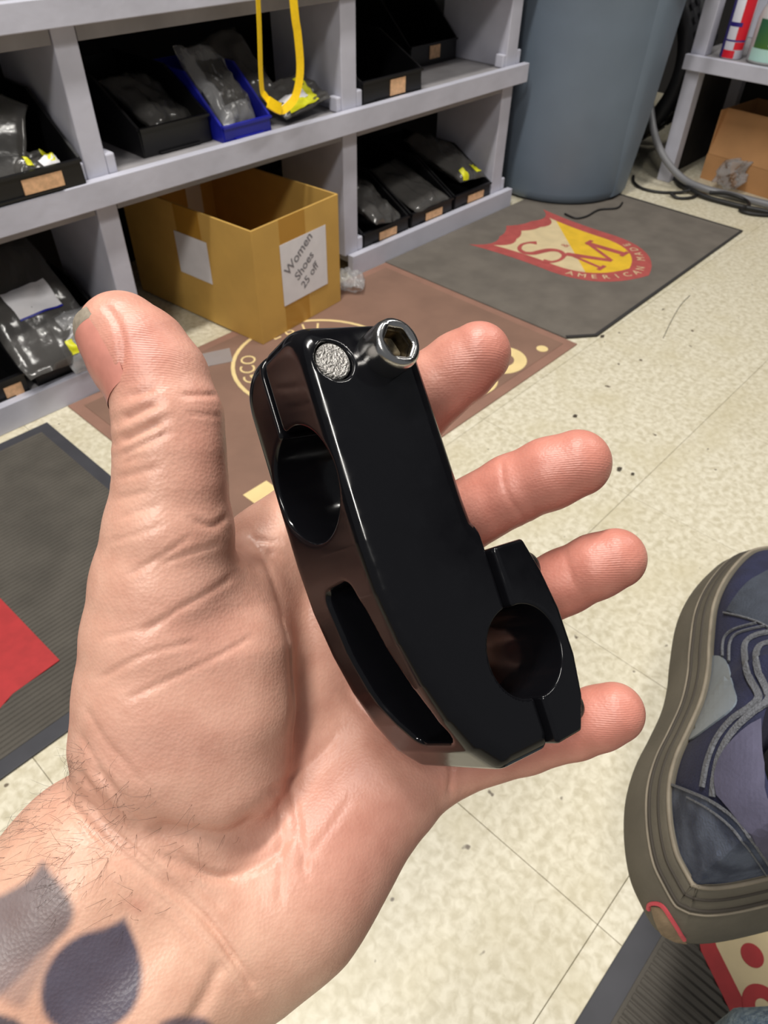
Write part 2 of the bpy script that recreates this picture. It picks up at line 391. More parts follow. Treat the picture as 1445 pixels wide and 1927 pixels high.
# yellow strap loop hanging in front of the middle upper bay
st = spline([(0.948, 1.165, 0.86), (0.936, 1.165, 0.59), (0.927, 1.165, 0.47), (0.934, 1.165, 0.445), (0.962, 1.163, 0.419), (0.982, 1.163, 0.420), (1.008, 1.165, 0.436), (1.022, 1.165, 0.476), (1.021, 1.165, 0.53), (1.015, 1.165, 0.59), (1.006, 1.165, 0.86)], 6)
sv, sf = sweep(st, 0, flat=(0.0145, 0.0012, (0.85, 0.35, 0.2)))
strap = thing('hanging_strap', 'yellow webbing strap loop hanging in front of the shelf', 'strap', (0.97, 1.165, 0.42))
obj('webbing', sv, sf, YEL, strap)
kv, kf = sweep(spline([(0.935, 1.160, 0.437), (0.948, 1.158, 0.428), (0.962, 1.158, 0.421)], 4), 0, flat=(0.02, 0.004, (0, 0.3, 1)))
obj('knot', kv, kf, YEL, strap)

# ------------------------------------------------------------------ open cardboard box with paper notes
bx = thing('cardboard_box', 'open tan cardboard box with paper notes in the lower shelf bay', 'box', (0.817, 1.10, 0.0042))
ANG = math.radians(5.5); BXM = Matrix.Translation((0.817, 1.10, 0.0042)) @ Matrix.Rotation(ANG, 4, 'Z')
W_, D_, H_ = 0.257, 0.40, 0.243; tk = 0.004
def bpart(name, x0, x1, y0, y1, z0, z1, m, bev=0.0008, xf=BXM, par=bx):
    bm = bmesh.new(); bm_box(bm, x0, x1, y0, y1, z0, z1, bev); bmesh.ops.transform(bm, matrix=xf, verts=bm.verts)
    return bmobj(name, bm, m, par)
bpart('front_panel', 0, W_, 0, tk, 0, H_, CARD); bpart('back_panel', 0, W_, D_-tk, D_, 0, H_, CARD)
bpart('side_panel', 0, tk, tk, D_-tk, 0, H_, CARD); bpart('side_panel', W_-tk, W_, tk, D_-tk, 0, H_, CARD)
bpart('bottom_panel', tk, W_-tk, tk, D_-tk, 0, tk, CARD_IN)
bpart('tape', 0.075, 0.150, -0.0006, -0.0001, 0.165, H_, TAPE, 0); bpart('tape', 0.075, 0.150, -0.0006, -0.0001, 0.004, 0.075, TAPE, 0)
bpart('tape', -0.0006, -0.0001, 0.15, 0.225, 0.12, H_, TAPE, 0)
bpart('flap_tape', 0.17, 0.215, D_-tk-0.001, D_-tk-0.0002, 0.12, 0.20, PAPER, 0)
nt_ = bpart('paper_note', 0.072, 0.212, -0.0014, -0.0008, 0.060, 0.192, PAPER, 0)
nt2 = bpart('paper_note', -0.0014, -0.0008, 0.135, 0.235, 0.095, 0.185, PAPER, 0)
nt2['label'] = 'blank paper note on the side'; nt_['label'] = 'paper note with handwriting'
tilt = Matrix.Rotation(math.radians(20), 4, 'Y')
for k, (tx, cx_, cz, s) in enumerate((('Women', 0.125, 0.158, 0.030), ('Shoes', 0.140, 0.127, 0.028), ('25 off', 0.155, 0.100, 0.026))):
    tv, tf = text_mesh(tx, s, 0.0004)
    mm = BXM @ Matrix.Translation((cx_, -0.0017, cz)) @ Matrix.Rotation(-math.radians(36), 4, 'Y') @ Matrix.Rotation(math.pi/2, 4, 'X')
    ho = obj('handwriting', [(mm @ Vector(v))[:] for v in tv], tf, INK, nt_)
    
# ------------------------------------------------------------------ mats
def mat_slab(t, x0, x1, y0, y1, h, m, me, edge=0.02):
    box('edge_border', x0, x1, y0, y1, 0.0003, h*0.75, me, t, 0.001)
    box('surface', x0+edge, x1-edge, y0+edge, y1-edge, h*0.2, h, m, t, 0.0008)
def ribs(t, x0, x1, y0, y1, z, m, along, pitch=0.0072, hgt=0.0016):
    vs = []; fs = []
    n = int(((y1-y0) if along == 'x' else (x1-x0))/pitch)
    for k in range(n):
        a = k*pitch; prof = [(a, 0), (a+pitch*0.22, hgt), (a+pitch*0.62, hgt), (a+pitch*0.84, 0)]
        b = len(vs)
        for e in (0, 1):
            for (p, h) in prof:
                vs.append(((x0 if e == 0 else x1), y0+p, z+h) if along == 'x' else (x0+p, (y0 if e == 0 else y1), z+h))
        fs += [[b+i, b+i+1, b+i+5, b+i+4] for i in range(3)]+[[b, b+1, b+2, b+3], [b+4, b+5, b+6, b+7]]
    return obj('rib_field', vs, fs, m, t, kind='stuff')
# S & M shield mat
sm = thing('floor_mat', 'worn black rubber mat with red and yellow shield emblem', 'mat', (1.72, 0.9, 0))
bmm = bmesh.new()
out = [(1.302, 0.655), (1.36, 0.612), (2.162, 0.622), (2.165, 1.194), (1.3005, 1.1945)]
v_, f_ = prism(out, 'z', 0.0003, 0.0042); g = MB().add(v_, f_); g.build('mat_sheet', RUB, sm)
lipp = [(1.306, 0.655), (1.36, 0.612), (2.162, 0.622), (2.165, 1.192)]
g = MB(); g.add(*sweep([(p[0], p[1], 0.0035) for p in lipp], 0, flat=(0.007, 0.0045, (0, 1, 0)))); g.build('edge_lip', mat('dark_mat_lip', (50, 48, 48), 0.7), sm)
def arc(cx_, cy_, rx, ry, a0, a1, n): return [(cx_+rx*math.cos(math.radians(a0+(a1-a0)*i/n)), cy_+ry*math.sin(math.radians(a0+(a1-a0)*i/n))) for i in range(n+1)]
def bez(p, q, r, n=6): return [tuple((1-t)**2*np.array(p)+2*t*(1-t)*np.array(q)+t*t*np.array(r)) for t in [i/n for i in range(n)]]
def shield(sc=1.0, dx=0.0):
    cx_, cy_ = 1.715, 0.90
    top = bez((1.538, 1.108), (1.585, 1.045), (1.640, 1.082))+bez((1.640, 1.082), (1.672, 1.080), (1.712, 1.112))+bez((1.712, 1.112), (1.75, 1.080), (1.790, 1.082))+bez((1.790, 1.082), (1.845, 1.045), (1.890, 1.108))
    right = bez((1.890, 1.108), (1.866, 0.98), (1.872, 0.86))+bez((1.872, 0.86), (1.868, 0.715), (1.714, 0.672), 10)
    left = bez((1.714, 0.672), (1.560, 0.715), (1.556, 0.86), 10)+bez((1.556, 0.86), (1.562, 0.98), (1.538, 1.108))
    return [(cx_+(p[0]-cx_)*sc+dx, cy_+(p[1]-cy_)*sc) for p in top+right+left]
obj('shield_border', *flat_poly(shield(), 0.0040, 0.0046), PRED, sm)
inn = shield(0.76)
def clip(poly, keep):
    a, b = np.array((1.86, 1.05)), np.array((1.585, 0.765)); nrm = np.array((-(b-a)[1], (b-a)[0]))
    f = lambda p: np.dot(np.array(p)-a, nrm)*keep; res = []
    for i in range(len(poly)):
        p, q = poly[i], poly[(i+1) % len(poly)]; fp, fq = f(p), f(q)
        if fp >= 0: res.append(p)
        if fp*fq < 0:
            t = fp/(fp-fq); res.append(tuple(np.array(p)+t*(np.array(q)-np.array(p))))
    return res
obj('shield_field', *flat_poly(clip(inn, -1), 0.0044, 0.0050), PCREAM, sm)
obj('shield_field', *flat_poly(clip(inn, 1), 0.0044, 0.0050), PYEL, sm)
def stroke(pts, w0, z=0.0053, m=PRED, par=sm, name='letter'):
    P_ = [np.array(p[:2]) for p in pts]; W_s = [p[2] if len(p) > 2 else w0 for p in pts]; vs = []; n = len(P_)
    for i in range(n):
        t = _n(P_[min(i+1, n-1)]-P_[max(i-1, 0)]); q = np.array([-t[1], t[0]])*W_s[i]/2
        vs += [(*(P_[i]+q), z), (*(P_[i]-q), z)]
    return vs, [[2*i, 2*i+1, 2*i+3, 2*i+2] for i in range(n-1)]
sp_ = [(1.678, 0.984), (1.664, 1.000), (1.638, 1.006), (1.612, 0.994), (1.603, 0.972), (1.616, 0.953), (1.642, 0.944), (1.667, 0.932), (1.677, 0.911), (1.664, 0.889), (1.636, 0.881), (1.608, 0.888), (1.596, 0.908)]
sw_ = [0.022, 0.011, 0.010, 0.012, 0.016, 0.019, 0.020, 0.019, 0.016, 0.012, 0.010, 0.012, 0.022]
pp = spline([(x-0.003, y, w) for (x, y), w in zip(sp_, sw_)], 5)
obj('letter', *stroke([tuple(p) for p in pp], 0.01), PRED, sm)
mm_ = MB()
for k, q in enumerate(([(1.664, 0.780), (1.676, 0.886)], [(1.674, 0.884, 0.022), (1.722, 0.782, 0.016)], [(1.772, 0.884, 0.011), (1.722, 0.782, 0.011)], [(1.772, 0.886, 0.020), (1.782, 0.780, 0.020)], [(1.648, 0.779), (1.682, 0.779)], [(1.764, 0.779), (1.800, 0.779)], [(1.654, 0.886), (1.682, 0.886)], [(1.766, 0.886), (1.796, 0.886)])):
    mm_.add(*stroke(q, 0.011, 0.0053+k*0.00006))
mm_.build('letter', PRED, sm)
tv, tf = text_mesh('&', 0.030); obj('letter', [(1.716+v[0], 0.920+v[1], 0.0053) for v in tv], tf, PRED, sm)
rim = 'AMERICAN MADE'; mid = shield(0.88)
bi = [p for p in mid if p[1] < 0.855]; bi = bi[len(bi)//2:]+bi[:len(bi)//2] if bi[0][0] < 1.7 else bi
bi = sorted(bi, key=lambda p: math.atan2(p[0]-1.714, -(p[1]-0.93)))
sl = [0.0]
for a, b in zip(bi[:-1], bi[1:]): sl.append(sl[-1]+math.dist(a, b))
for i, ch in enumerate(rim):
    if ch == ' ': continue
    q = sl[-1]*(0.05+0.86*i/(len(rim)-1)); px_, py_ = np.interp(q, sl, [p[0] for p in bi]), np.interp(q, sl, [p[1] for p in bi])
    qx, qy = np.interp(q+0.01, sl, [p[0] for p in bi])-np.interp(q-0.01, sl, [p[0] for p in bi]), np.interp(q+0.01, sl, [p[1] for p in bi])-np.interp(q-0.01, sl, [p[1] for p in bi])
    L_ = math.hypot(qx, qy); c_, s_ = qx/L_, qy/L_
    tv, tf = text_mesh(ch, 0.030)
    obj('letter', [(px_+v[0]*c_-v[1]*s_, py_+v[0]*s_+v[1]*c_, 0.0050) for v in tv], tf, PCREAM, sm)

# brown mat
bmat = thing('floor_mat', 'brown mat with tan ring emblem under the cardboard box', 'mat', (0.86, 0.9, 0))
mat_slab(bmat, 0.415, 1.300, 0.622, 1.1935, 0.0040, BROWN, BROWNE, 0.022)
def ringpoly(cx_, cy_, r0, r1, a0=0, a1=360, n=48, sy=1.0):
    vs = []; fs = []
    for i in range(n+1):
        a = math.radians(a0+(a1-a0)*i/n)
        vs += [(cx_+r0*math.cos(a), cy_+r0*sy*math.sin(a), 0.0044), (cx_+r1*math.cos(a), cy_+r1*sy*math.sin(a), 0.0044)]
    return vs, [[2*i, 2*i+1, 2*i+3, 2*i+2] for i in range(n)]
obj('printed_ring', *ringpoly(0.853, 0.968, 0.170, 0.178), PTAN, bmat)
for i, ch in enumerate('NEGCO  EBIL'):
    if ch == ' ': continue
    a = math.radians(190-i*14.5); px_, py_ = 0.853+0.143*math.cos(a), 0.968+0.143*math.sin(a)
    tv, tf = text_mesh(ch, 0.045); c_, s_ = math.cos(a-math.pi/2), math.sin(a-math.pi/2)
    obj('letter', [(px_+v[0]*c_-v[1]*s_, py_+v[0]*s_+v[1]*c_, 0.0044) for v in tv], tf, PTAN, bmat)
obj('letter', *ringpoly(1.128, 0.700, 0.028, 0.056, n=32, sy=0.92), PTAN, bmat)
obj('letter', *ringpoly(1.020, 0.700, 0.034, 0.060, n=32, sy=0.92), PTAN, bmat)
obj('printed_dot', *flat_poly(arc(1.226, 0.664, 0.0125, 0.0125, 0, 345, 22), 0.0040, 0.0046), PTAN, bmat)
obj('letter', *flat_poly([(0.486, 0.724), (0.486, 0.756), (0.536, 0.756), (0.536, 0.724)], 0.0040, 0.0046), PTAN, bmat)

# ribbed black mat on the left
lm = thing('floor_mat', 'ribbed black mat with red print at the left photo edge', 'mat', (-0.1, 0.87, 0))
mat_slab(lm, -0.55, 0.362, 0.574, 1.172, 0.0050, RUBL, RUBE, 0.022)
ribs(lm, -0.52, 0.338, 0.600, 1.148, 0.0049, RUBL, 'x', hgt=0.0019)
obj('red_print', *flat_poly([(0.114, 0.672), (0.109, 0.828), (0.02, 0.93), (-0.16, 0.90), (-0.12, 0.60), (0.048, 0.668)], 0.0058, 0.0073), PRED2, lm)
obj('white_mark', *flat_poly([(0.055, 0.745), (0.040, 0.775), (0.02, 0.77), (0.02, 0.735)], 0.0068, 0.0078), PCREAM, lm)
# ribbed black mat under the shoe
nm_ = thing('floor_mat', 'ribbed black mat with red and cream print below the shoe', 'mat', (0.5, -0.3, 0))
mat_slab(nm_, 0.05, 0.95, -0.60, -0.036, 0.0060, RUBL, RUBE, 0.024)
ribs(nm_, 0.08, 0.92, -0.575, -0.064, 0.0059, RUBL, 'y', 0.0085, 0.0022)
zb = 0.0081
obj('red_print', *flat_poly([(0.392, -0.083), (0.376, -0.094), (0.338, -0.150), (0.318, -0.190), (0.336, -0.196), (0.352, -0.160), (0.390, -0.104), (0.402, -0.092)], zb-0.001, zb+0.0002), PRED2, nm_)
obj('cream_print', *flat_poly([(0.402, -0.092), (0.390, -0.104), (0.352, -0.160), (0.336, -0.196), (0.42, -0.26), (0.50, -0.20), (0.46, -0.10)], zb-0.001, zb+0.0002), PCREAM, nm_)
dc = on_z(1415, 1798, zb)
obj('red_dot', *flat_poly(arc(dc[0], dc[1], 0.0108, 0.0108, 0, 345, 24), zb, zb+0.0008), PRED2, nm_)
rc = on_z(1436, 1896, zb); ro = float(np.linalg.norm(on_z(1398, 1896, zb)-rc))
obj('red_ring', *(lambda r: ([(v[0], v[1], zb+0.0006) for v in r[0]], r[1]))(ringpoly(rc[0], rc[1], ro*0.38, ro)), PRED2, nm_)

# ------------------------------------------------------------------ trash can
tc = thing('trash_can', 'large blue grey plastic trash can at the end of the shelf', 'trash can', (2.125, 1.215, 0.0045))
prof = [(0.0, 0.0), (0.196, 0.0), (0.206, 0.004), (0.213, 0.016), (0.216, 0.03), (0.228, 0.20), (0.245, 0.45), (0.262, 0.66), (0.265, 0.665), (0.266, 0.70), (0.259, 0.70), (0.257, 0.66), (0.210, 0.04), (0.0, 0.012)]
lv, lf = lathe(prof, (2.125, 1.215, 0.0045), 72, False)
obj('body', lv, lf, CAN, tc, True)
rv, rf = lathe([(0.262, 0.655), (0.275, 0.66), (0.280, 0.675), (0.280, 0.70), (0.268, 0.712), (0.258, 0.705)], (2.125, 1.215, 0.0045), 72, False)
obj('rim', rv, rf, CAN, tc, True)
for a in (-82, 98):
    vs = []; fs = []; n = 10; hw = 19
    zs = [0.01, 0.2, 0.45, 0.655]
    for zi, z in enumerate(zs):
        rr = np.interp(z, [0.004, 0.03, 0.2, 0.45, 0.66], [0.206, 0.216, 0.228, 0.245, 0.262])
        for i in range(n+1):
            hz_ = hw+9*z/0.66; th = math.radians(a-hz_+2*hz_*i/n); e = 0.006 if 0 < i < n else -0.002
            vs.append((2.125+(rr+e)*math.cos(th), 1.215+(rr+e)*math.sin(th), 0.0045+z))
    for zi in range(len(zs)-1):
        for i in range(n): b = zi*(n+1)+i; fs.append([b, b+1, b+n+2, b+n+1])
    obj('side_rib', vs, fs, CAN, tc, True)
    th = math.radians(a); hp = []
    for k in range(9):
        t2 = th+math.radians(-14+28*k/8); d = 0.285+0.03*math.sin(math.pi*k/8); hp.append((2.125+d*math.cos(t2), 1.215+d*math.sin(t2), 0.62))
    obj('handle', *sweep(hp, 0.009, 8), CAN, tc, True)

# ------------------------------------------------------------------ low side shelf on the right with bottles
ts = thing('side_shelf', 'grey painted low side shelf at the upper right', 'shelf', (2.5, 0.6, 0))
box('front_rail', 2.36, 2.378, -0.3, 1.003, 0.314, 0.352, GREY, ts)
box('shelf_board', 2.3785, 2.80, -0.3, 1.000, 0.330, 0.349, GREY2, ts)
box('post', 2.382, 2.425, 0.955, 0.998, 0.0, 0.3295, GREY, ts, 0.002)
box('post', 2.382, 2.425, 0.955, 0.998, 0.3495, 0.95, GREY, ts, 0.002)
box('post', 2.75, 2.79, 0.955, 0.998, 0.0, 0.3295, GREY, ts, 0.002)
box('post', 2.75, 2.79, 0.955, 0.998, 0.3495, 0.95, GREY, ts, 0.002)
box('post', 2.382, 2.425, -0.29, -0.25, 0.0, 0.3295, GREY, ts, 0.002)
box('added_dark_panel', 2.4255, 2.7495, 0.990, 0.998, 0.0, 0.3295, DARKWOOD, ts, 0)  # dark sheet added to stand in for the shade under the shelf
box('back_panel', 2.801, 2.812, -0.3, 1.0, 0.0, 0.9, DARKWOOD, ts, 0)
CANR = mat('red_can_paint', (206, 24, 44), 0.3); CANW = mat('white_can_paint', (226, 226, 238), 0.3); CANB = mat('navy_can_paint', (46, 34, 118), 0.3)
can = thing('spray_can', 'red and white spray can on the side shelf', 'can', (2.425, 0.897, 0.3495))
cc = (2.425, 0.897, 0.3495); r0 = 0.030
lv, lf = lathe([(0.0, 0), (r0-0.003, 0), (r0, 0.003), (r0, 0.175), (r0-0.006, 0.188), (0.012, 0.196), (0.0, 0.197)], cc, 32, False); obj('body', lv, lf, CANW, can, True)
lv, lf = lathe([(0.0, 0.197), (0.010, 0.197), (0.010, 0.215), (0.0, 0.216)], cc, 16, False); obj('nozzle', lv, lf, CANW, can, True)
def wrap(name, c, r, a0, a1, z0, z1, m, par, n=10):
    vs = []; fs = []
    for i in range(n+1):
        a = math.radians(a0+(a1-a0)*i/n)
        for z in (z0, z1): vs.append((c[0]+r*math.cos(a), c[1]+r*math.sin(a), c[2]+z))
    for i in range(n): fs.append([2*i, 2*i+2, 2*i+3, 2*i+1])
    return obj(name, vs, fs, m, par, True)
wrap('red_band', cc, r0+0.0004, 200, 262, 0.046, 0.17, CANR, can); wrap('red_band', cc, r0+0.0004, 110, 215, 0.003, 0.022, CANR, can)
wrap('red_band', cc, r0+0.0004, 203, 262, 0.024, 0.042, CANR, can); wrap('navy_band', cc, r0+0.0006, 130, 215, 0.078, 0.088, CANB, can)
wrap('navy_band', cc, r0+0.0006, 120, 262, 0.043, 0.047, CANB, can); wrap('dark_side', cc, r0+0.0006, 90, 150, 0.003, 0.17, CANB, can)
JUG = mat('translucent_jug', (206, 208, 208), 0.35, alpha=0.9); JGR = mat('green_jug_label', (52, 104, 74), 0.4, col2=(70, 110, 50), vscale=14); JMINT = mat('mint_jug_label', (176, 214, 206), 0.4)
jug = thing('bottle', 'clear bottle with green and mint label on the side shelf', 'bottle', (2.44, 0.80, 0.3495))
jc = (2.445, 0.800, 0.3495); jr = 0.056
lv, lf = lathe([(0.0, 0), (jr-0.005, 0), (jr, 0.006), (jr, 0.10), (jr-0.006, 0.125), (0.025, 0.17), (0.016, 0.185), (0.016, 0.20), (0.0, 0.20)], jc, 36, False); obj('body', lv, lf, JUG, jug, True)
lv, lf = lathe([(0.0, 0.199), (0.018, 0.199), (0.018, 0.222), (0.0, 0.222)], jc, 20, False); obj('cap', lv, lf, CANW, jug, True)
wrap('label', jc, jr+0.0005, 145, 300, 0.038, 0.105, JGR, jug, 16); wrap('label', jc, jr+0.0006, 140, 300, 0.008, 0.038, JMINT, jug, 16)
for k, (tx, zz) in enumerate((('simple', 0.074), ('green', 0.055))):
    tv, tf = text_mesh(tx, 0.019, 0.0005)
    vs = []
    for v in tv:
        a = math.radians(212)+v[0]/(jr+0.001); vs.append((jc[0]+(jr+0.001)*math.cos(a), jc[1]+(jr+0.001)*math.sin(a), jc[2]+zz+v[1]))
    obj('lettering', vs, tf, CANW, jug)
# brown box under the side shelf
tb = thing('carton', 'brown cardboard carton on the floor under the side shelf', 'box', (2.66, 0.78, 0))
TX = Matrix.Translation((2.50, 0.905, 0)) @ Matrix.Rotation(math.radians(-6), 4, 'Z')
for nm, a in (('front_panel', (0, 0.004, -0.34, 0, 0.0, 0.075)), ('back_panel', (0.226, 0.23, -0.34, 0, 0, 0.2)), ('side_panel', (0.004, 0.226, -0.004, 0, 0, 0.2)), ('side_panel', (0.004, 0.226, -0.34, -0.336, 0, 0.2)), ('bottom_panel', (0.004, 0.226, -0.336, -0.004, 0, 0.004))):
    bpart(nm, *a, CARD2, 0.0006, TX, tb)
FX = TX @ Matrix.Translation((0, 0, 0.0755)) @ Matrix.Rotation(math.radians(18), 4, 'Y')
bpart('flap', -0.001, 0.004, -0.335, -0.002, 0.0, 0.132, CARD2, 0.0006, FX, tb)
bag('plastic_scrap', 'crumpled white plastic scrap in front of the brown carton', (2.455, 0.800, 0.045), (0.075, 0.085, 0.05), (1.0, 0.2, 0.4), 13.0, BAG, 0.6, group='loose plastic scraps')

CRUMB = mat('dark_crumb', (74, 66, 56), 0.9)
def crumb(px_, py_, r, label, seed, z=0.0):
    c = on_z(px_, py_, z); t_ = bmesh.new(); bmesh.ops.create_icosphere(t_, subdivisions=2, radius=1.0)
    for v in t_.verts:
        k = 1+0.5*noise.noise(v.co*1.7+Vector((seed, 0, 0))); v.co = Vector((c[0]+v.co.x*r*k*1.4, c[1]+v.co.y*r*k, c[2]+r*0.5+v.co.z*r*0.5*k))
    return tag(bmobj('floor_crumb', t_, CRUMB), label, 'crumb', 'crumbs on the floor')
crumb(1082, 784, 0.0035, 'dark crumb on the floor between index and middle fingertips', 1.0)
crumb(1165, 884, 0.004, 'dark crumb on the floor touching the middle fingertip', 2.0)
crumb(1190, 893, 0.003, 'small crumb on the floor just right of the middle fingertip', 3.0)
crumb(1133, 634, 0.004, 'pale grey crumb at the near corner of the shield mat', 4.0)
hp_ = [on_z(x, y, 0.0012) for x, y in ((1248, 636), (1262, 606), (1280, 575), (1298, 556))]
tag(obj('loose_thread', *sweep(spline(hp_, 5), 0.0007, 5), CRUMB, None, True), 'thin dark thread lying on the floor right of the shield mat', 'thread')
ps_ = [on_z(x, y, 0.0050)[:2] for x, y in ((372, 668), (432, 655), (438, 680), (378, 692))]
tag(obj('tape_scrap', *flat_poly([tuple(p) for p in ps_], 0.0046, 0.0054), BAG), 'flat strip of clear tape on the brown mat left of ring emblem', 'tape')

# hose, cables, tyres in the corner
hs = thing('hose', 'thick grey hose arching down beside the side shelf post', 'hose', (2.36, 0.9, 0))
obj('tube', *sweep(spline([(2.42, 1.16, 0.30), (2.39, 1.10, 0.235), (2.345, 1.035, 0.15), (2.335, 0.975, 0.085), (2.345, 0.90, 0.035), (2.375, 0.835, 0.014), (2.39, 0.74, 0.011), (2.40, 0.62, 0.011), (2.43, 0.40, 0.011)], 8), 0.0105, 12), HOSE, hs, True)
def cable(label, pts, r=0.005, group='black cables on the floor'):
    t = thing('cable', label, 'cable', pts[0], group)
    obj('cord', *sweep(spline(pts, 8), r, 8), CABLE, t, True); return t
cable('thin black cable looping on the floor between trash can and post', [(2.34, 1.06, 0.005), (2.29, 1.03, 0.005), (2.26, 0.985, 0.005), (2.27, 0.93, 0.005), (2.31, 0.885, 0.006), (2.335, 0.86, 0.012), (2.32, 0.835, 0.006), (2.285, 0.845, 0.005), (2.265, 0.87, 0.005), (2.27, 0.90, 0.012)], 0.0045)
cable('thick black cable on the floor along the side shelf', [(2.46, 1.02, 0.007), (2.42, 0.96, 0.008), (2.37, 0.91, 0.008), (2.335, 0.855, 0.012), (2.325, 0.79, 0.008), (2.33, 0.70, 0.008), (2.345, 0.62, 0.008), (2.36, 0.45, 0.008)], 0.0075)
cable('black cable curling in front of the brown carton', [(2.33, 0.80, 0.021), (2.36, 0.76, 0.022), (2.375, 0.71, 0.014), (2.345, 0.68, 0.012), (2.31, 0.69, 0.006), (2.30, 0.66, 0.006), (2.33, 0.61, 0.006), (2.37, 0.60, 0.014)], 0.0055)
cable('loose black cord end lying on the shield mat by the trash can', [(1.90, 1.04, 0.0075), (1.895, 1.00, 0.0075), (1.93, 0.985, 0.0075), (2.0, 0.985, 0.0075), (2.05, 0.955, 0.0075), (2.10, 0.965, 0.0075)], 0.0028)
def tyre(c, R0, r, ax, label):
    t = thing('tyre', label, 'tyre', c, 'tyres stacked in the corner'); ax = Vector(ax).normalized(); u = ax.orthogonal().normalized(); v = ax.cross(u)
    P = [Vector(c)+(u*math.cos(2*math.pi*k/48)+v*math.sin(2*math.pi*k/48))*R0 for k in range(48)]
    obj('casing', *sweep(P, r, 10, True), TYRE, t, True)
    for k in range(48):
        pass
    kb = MB()
    for k in range(48):
        a = 2*math.pi*(k+0.5)/48; d = u*math.cos(a)+v*math.sin(a); tg = (-u*math.sin(a)+v*math.cos(a)); p = Vector(c)+d*(R0+r*0.97)
        q = [p+tg*x+ax*y+d*z for z in (0, 0.004) for (x, y) in ((-0.008, -r*0.5), (0.008, -r*0.5), (0.008, r*0.5), (-0.008, r*0.5))]
        kb.add([e[:] for e in q], [[0, 1, 2, 3], [4, 5, 6, 7], [0, 1, 5, 4], [1, 2, 6, 5], [2, 3, 7, 6], [3, 0, 4, 7]])
    kb.build('tread', TYRE, t)
tyre((2.475, 1.310, 0.288), 0.255, 0.028, (1, 0.10, 0.04), 'black tyre standing foremost between trash can and side shelf')
tyre((2.540, 1.330, 0.288), 0.255, 0.028, (1, 0.16, 0.02), 'black tyre standing second between trash can and side shelf')
tyre((2.605, 1.320, 0.288), 0.255, 0.028, (1, 0.08, 0.05), 'black tyre standing third between trash can and side shelf')
tyre((2.670, 1.340, 0.288), 0.255, 0.028, (1, 0.12, 0.03), 'black tyre standing rearmost between trash can and side shelf')

# ------------------------------------------------------------------ signed-distance mesher (for the hand and the stem)
def polygonize(sdf, lo, hi, h, margin):
    lo = np.array(lo, float); n = (np.ceil((np.array(hi)-lo)/h/8).astype(int))*8; bs = 8
    nb = n//bs
    g = np.stack(np.meshgrid(*[np.arange(k) for k in nb], indexing='ij'), -1).reshape(-1, 3)
    cd_ = sdf(lo+(g*bs+bs/2)*h)
    lim = bs*h*0.87*1.15+margin
    act = (np.abs(cd_) < lim).reshape(nb)
    D = np.full(n+1, 1.0, np.float32)
    sg = np.repeat(np.repeat(np.repeat(cd_.reshape(nb), bs, 0), bs, 1), bs, 2); D[:-1, :-1, :-1] = np.sign(sg)*10
    mk = np.zeros(n+1, bool); m3 = np.repeat(np.repeat(np.repeat(act, bs, 0), bs, 1), bs, 2)
    for a in (0, 1):
        for b in (0, 1):
            for c in (0, 1): mk[a:n[0]+a, b:n[1]+b, c:n[2]+c] |= m3
    idx = np.argwhere(mk)
    vals = np.concatenate([sdf(lo+ch*h) for ch in np.array_split(idx, max(1, len(idx)//300000))])
    D[mk] = vals
    S = D < 0
    cnt = np.zeros(n, np.int8)
    for a in (0, 1):
        for b in (0, 1):
            for c in (0, 1): cnt += S[a:n[0]+a, b:n[1]+b, c:n[2]+c]
    cells = np.argwhere((cnt > 0) & (cnt < 8))
    V = np.zeros((len(cells), 3)); W = np.zeros(len(cells))
    cor = [(a, b, c) for a in (0, 1) for b in (0, 1) for c in (0, 1)]
    for p in cor:
        for ax in range(3):
            if p[ax]: continue
            q = list(p); q[ax] = 1
            d0 = D[cells[:, 0]+p[0], cells[:, 1]+p[1], cells[:, 2]+p[2]]; d1 = D[cells[:, 0]+q[0], cells[:, 1]+q[1], cells[:, 2]+q[2]]
            c = (d0 < 0) != (d1 < 0); t = np.where(c, d0/np.where(c, d0-d1, 1), 0)
            pt = np.tile(np.array(p, float), (len(cells), 1)); pt[:, ax] += t
            V += pt*c[:, None]; W += c
    V = lo+(cells+V/W[:, None])*h
    ix = np.full(n, -1, np.int32); ix[tuple(cells.T)] = np.arange(len(cells))
    F_ = []
    for ax in range(3):
        o1, o2 = (ax+1) % 3, (ax+2) % 3
        sl0 = [slice(None)]*3; sl1 = [slice(None)]*3; sl0[ax] = slice(0, n[ax]); sl1[ax] = slice(1, n[ax]+1)
        ch = S[tuple(sl0)] != S[tuple(sl1)]
        e = np.argwhere(ch); e = e[(e[:, o1] > 0) & (e[:, o2] > 0) & (e[:, o1] < n[o1]) & (e[:, o2] < n[o2])]
        inside = S[tuple(e.T)]
        def at(d1, d2):
            c = e.copy(); c[:, o1] -= d1; c[:, o2] -= d2; return ix[tuple(c.T)]
        q = np.stack([at(1, 1), at(0, 1), at(0, 0), at(1, 0)], 1)
        q[~inside] = q[~inside][:, ::-1]; F_.append(q)
    F_ = np.concatenate(F_); F_ = F_[(F_ >= 0).all(1)]
    return V, F_
def grad(sdf, V, e):
    G = np.zeros_like(V)
    for a in range(3):
        d = np.zeros(3); d[a] = e; G[:, a] = sdf(V+d)-sdf(V-d)
    return G/np.maximum(np.linalg.norm(G, axis=1), 1e-9)[:, None]
def project(sdf, V, e, it=3, clampv=0.4):
    for _ in range(it):
        G = grad(sdf, V, e); V = V-G*np.clip(sdf(V), -clampv, clampv)[:, None]*0.9
    return V, grad(sdf, V, e)
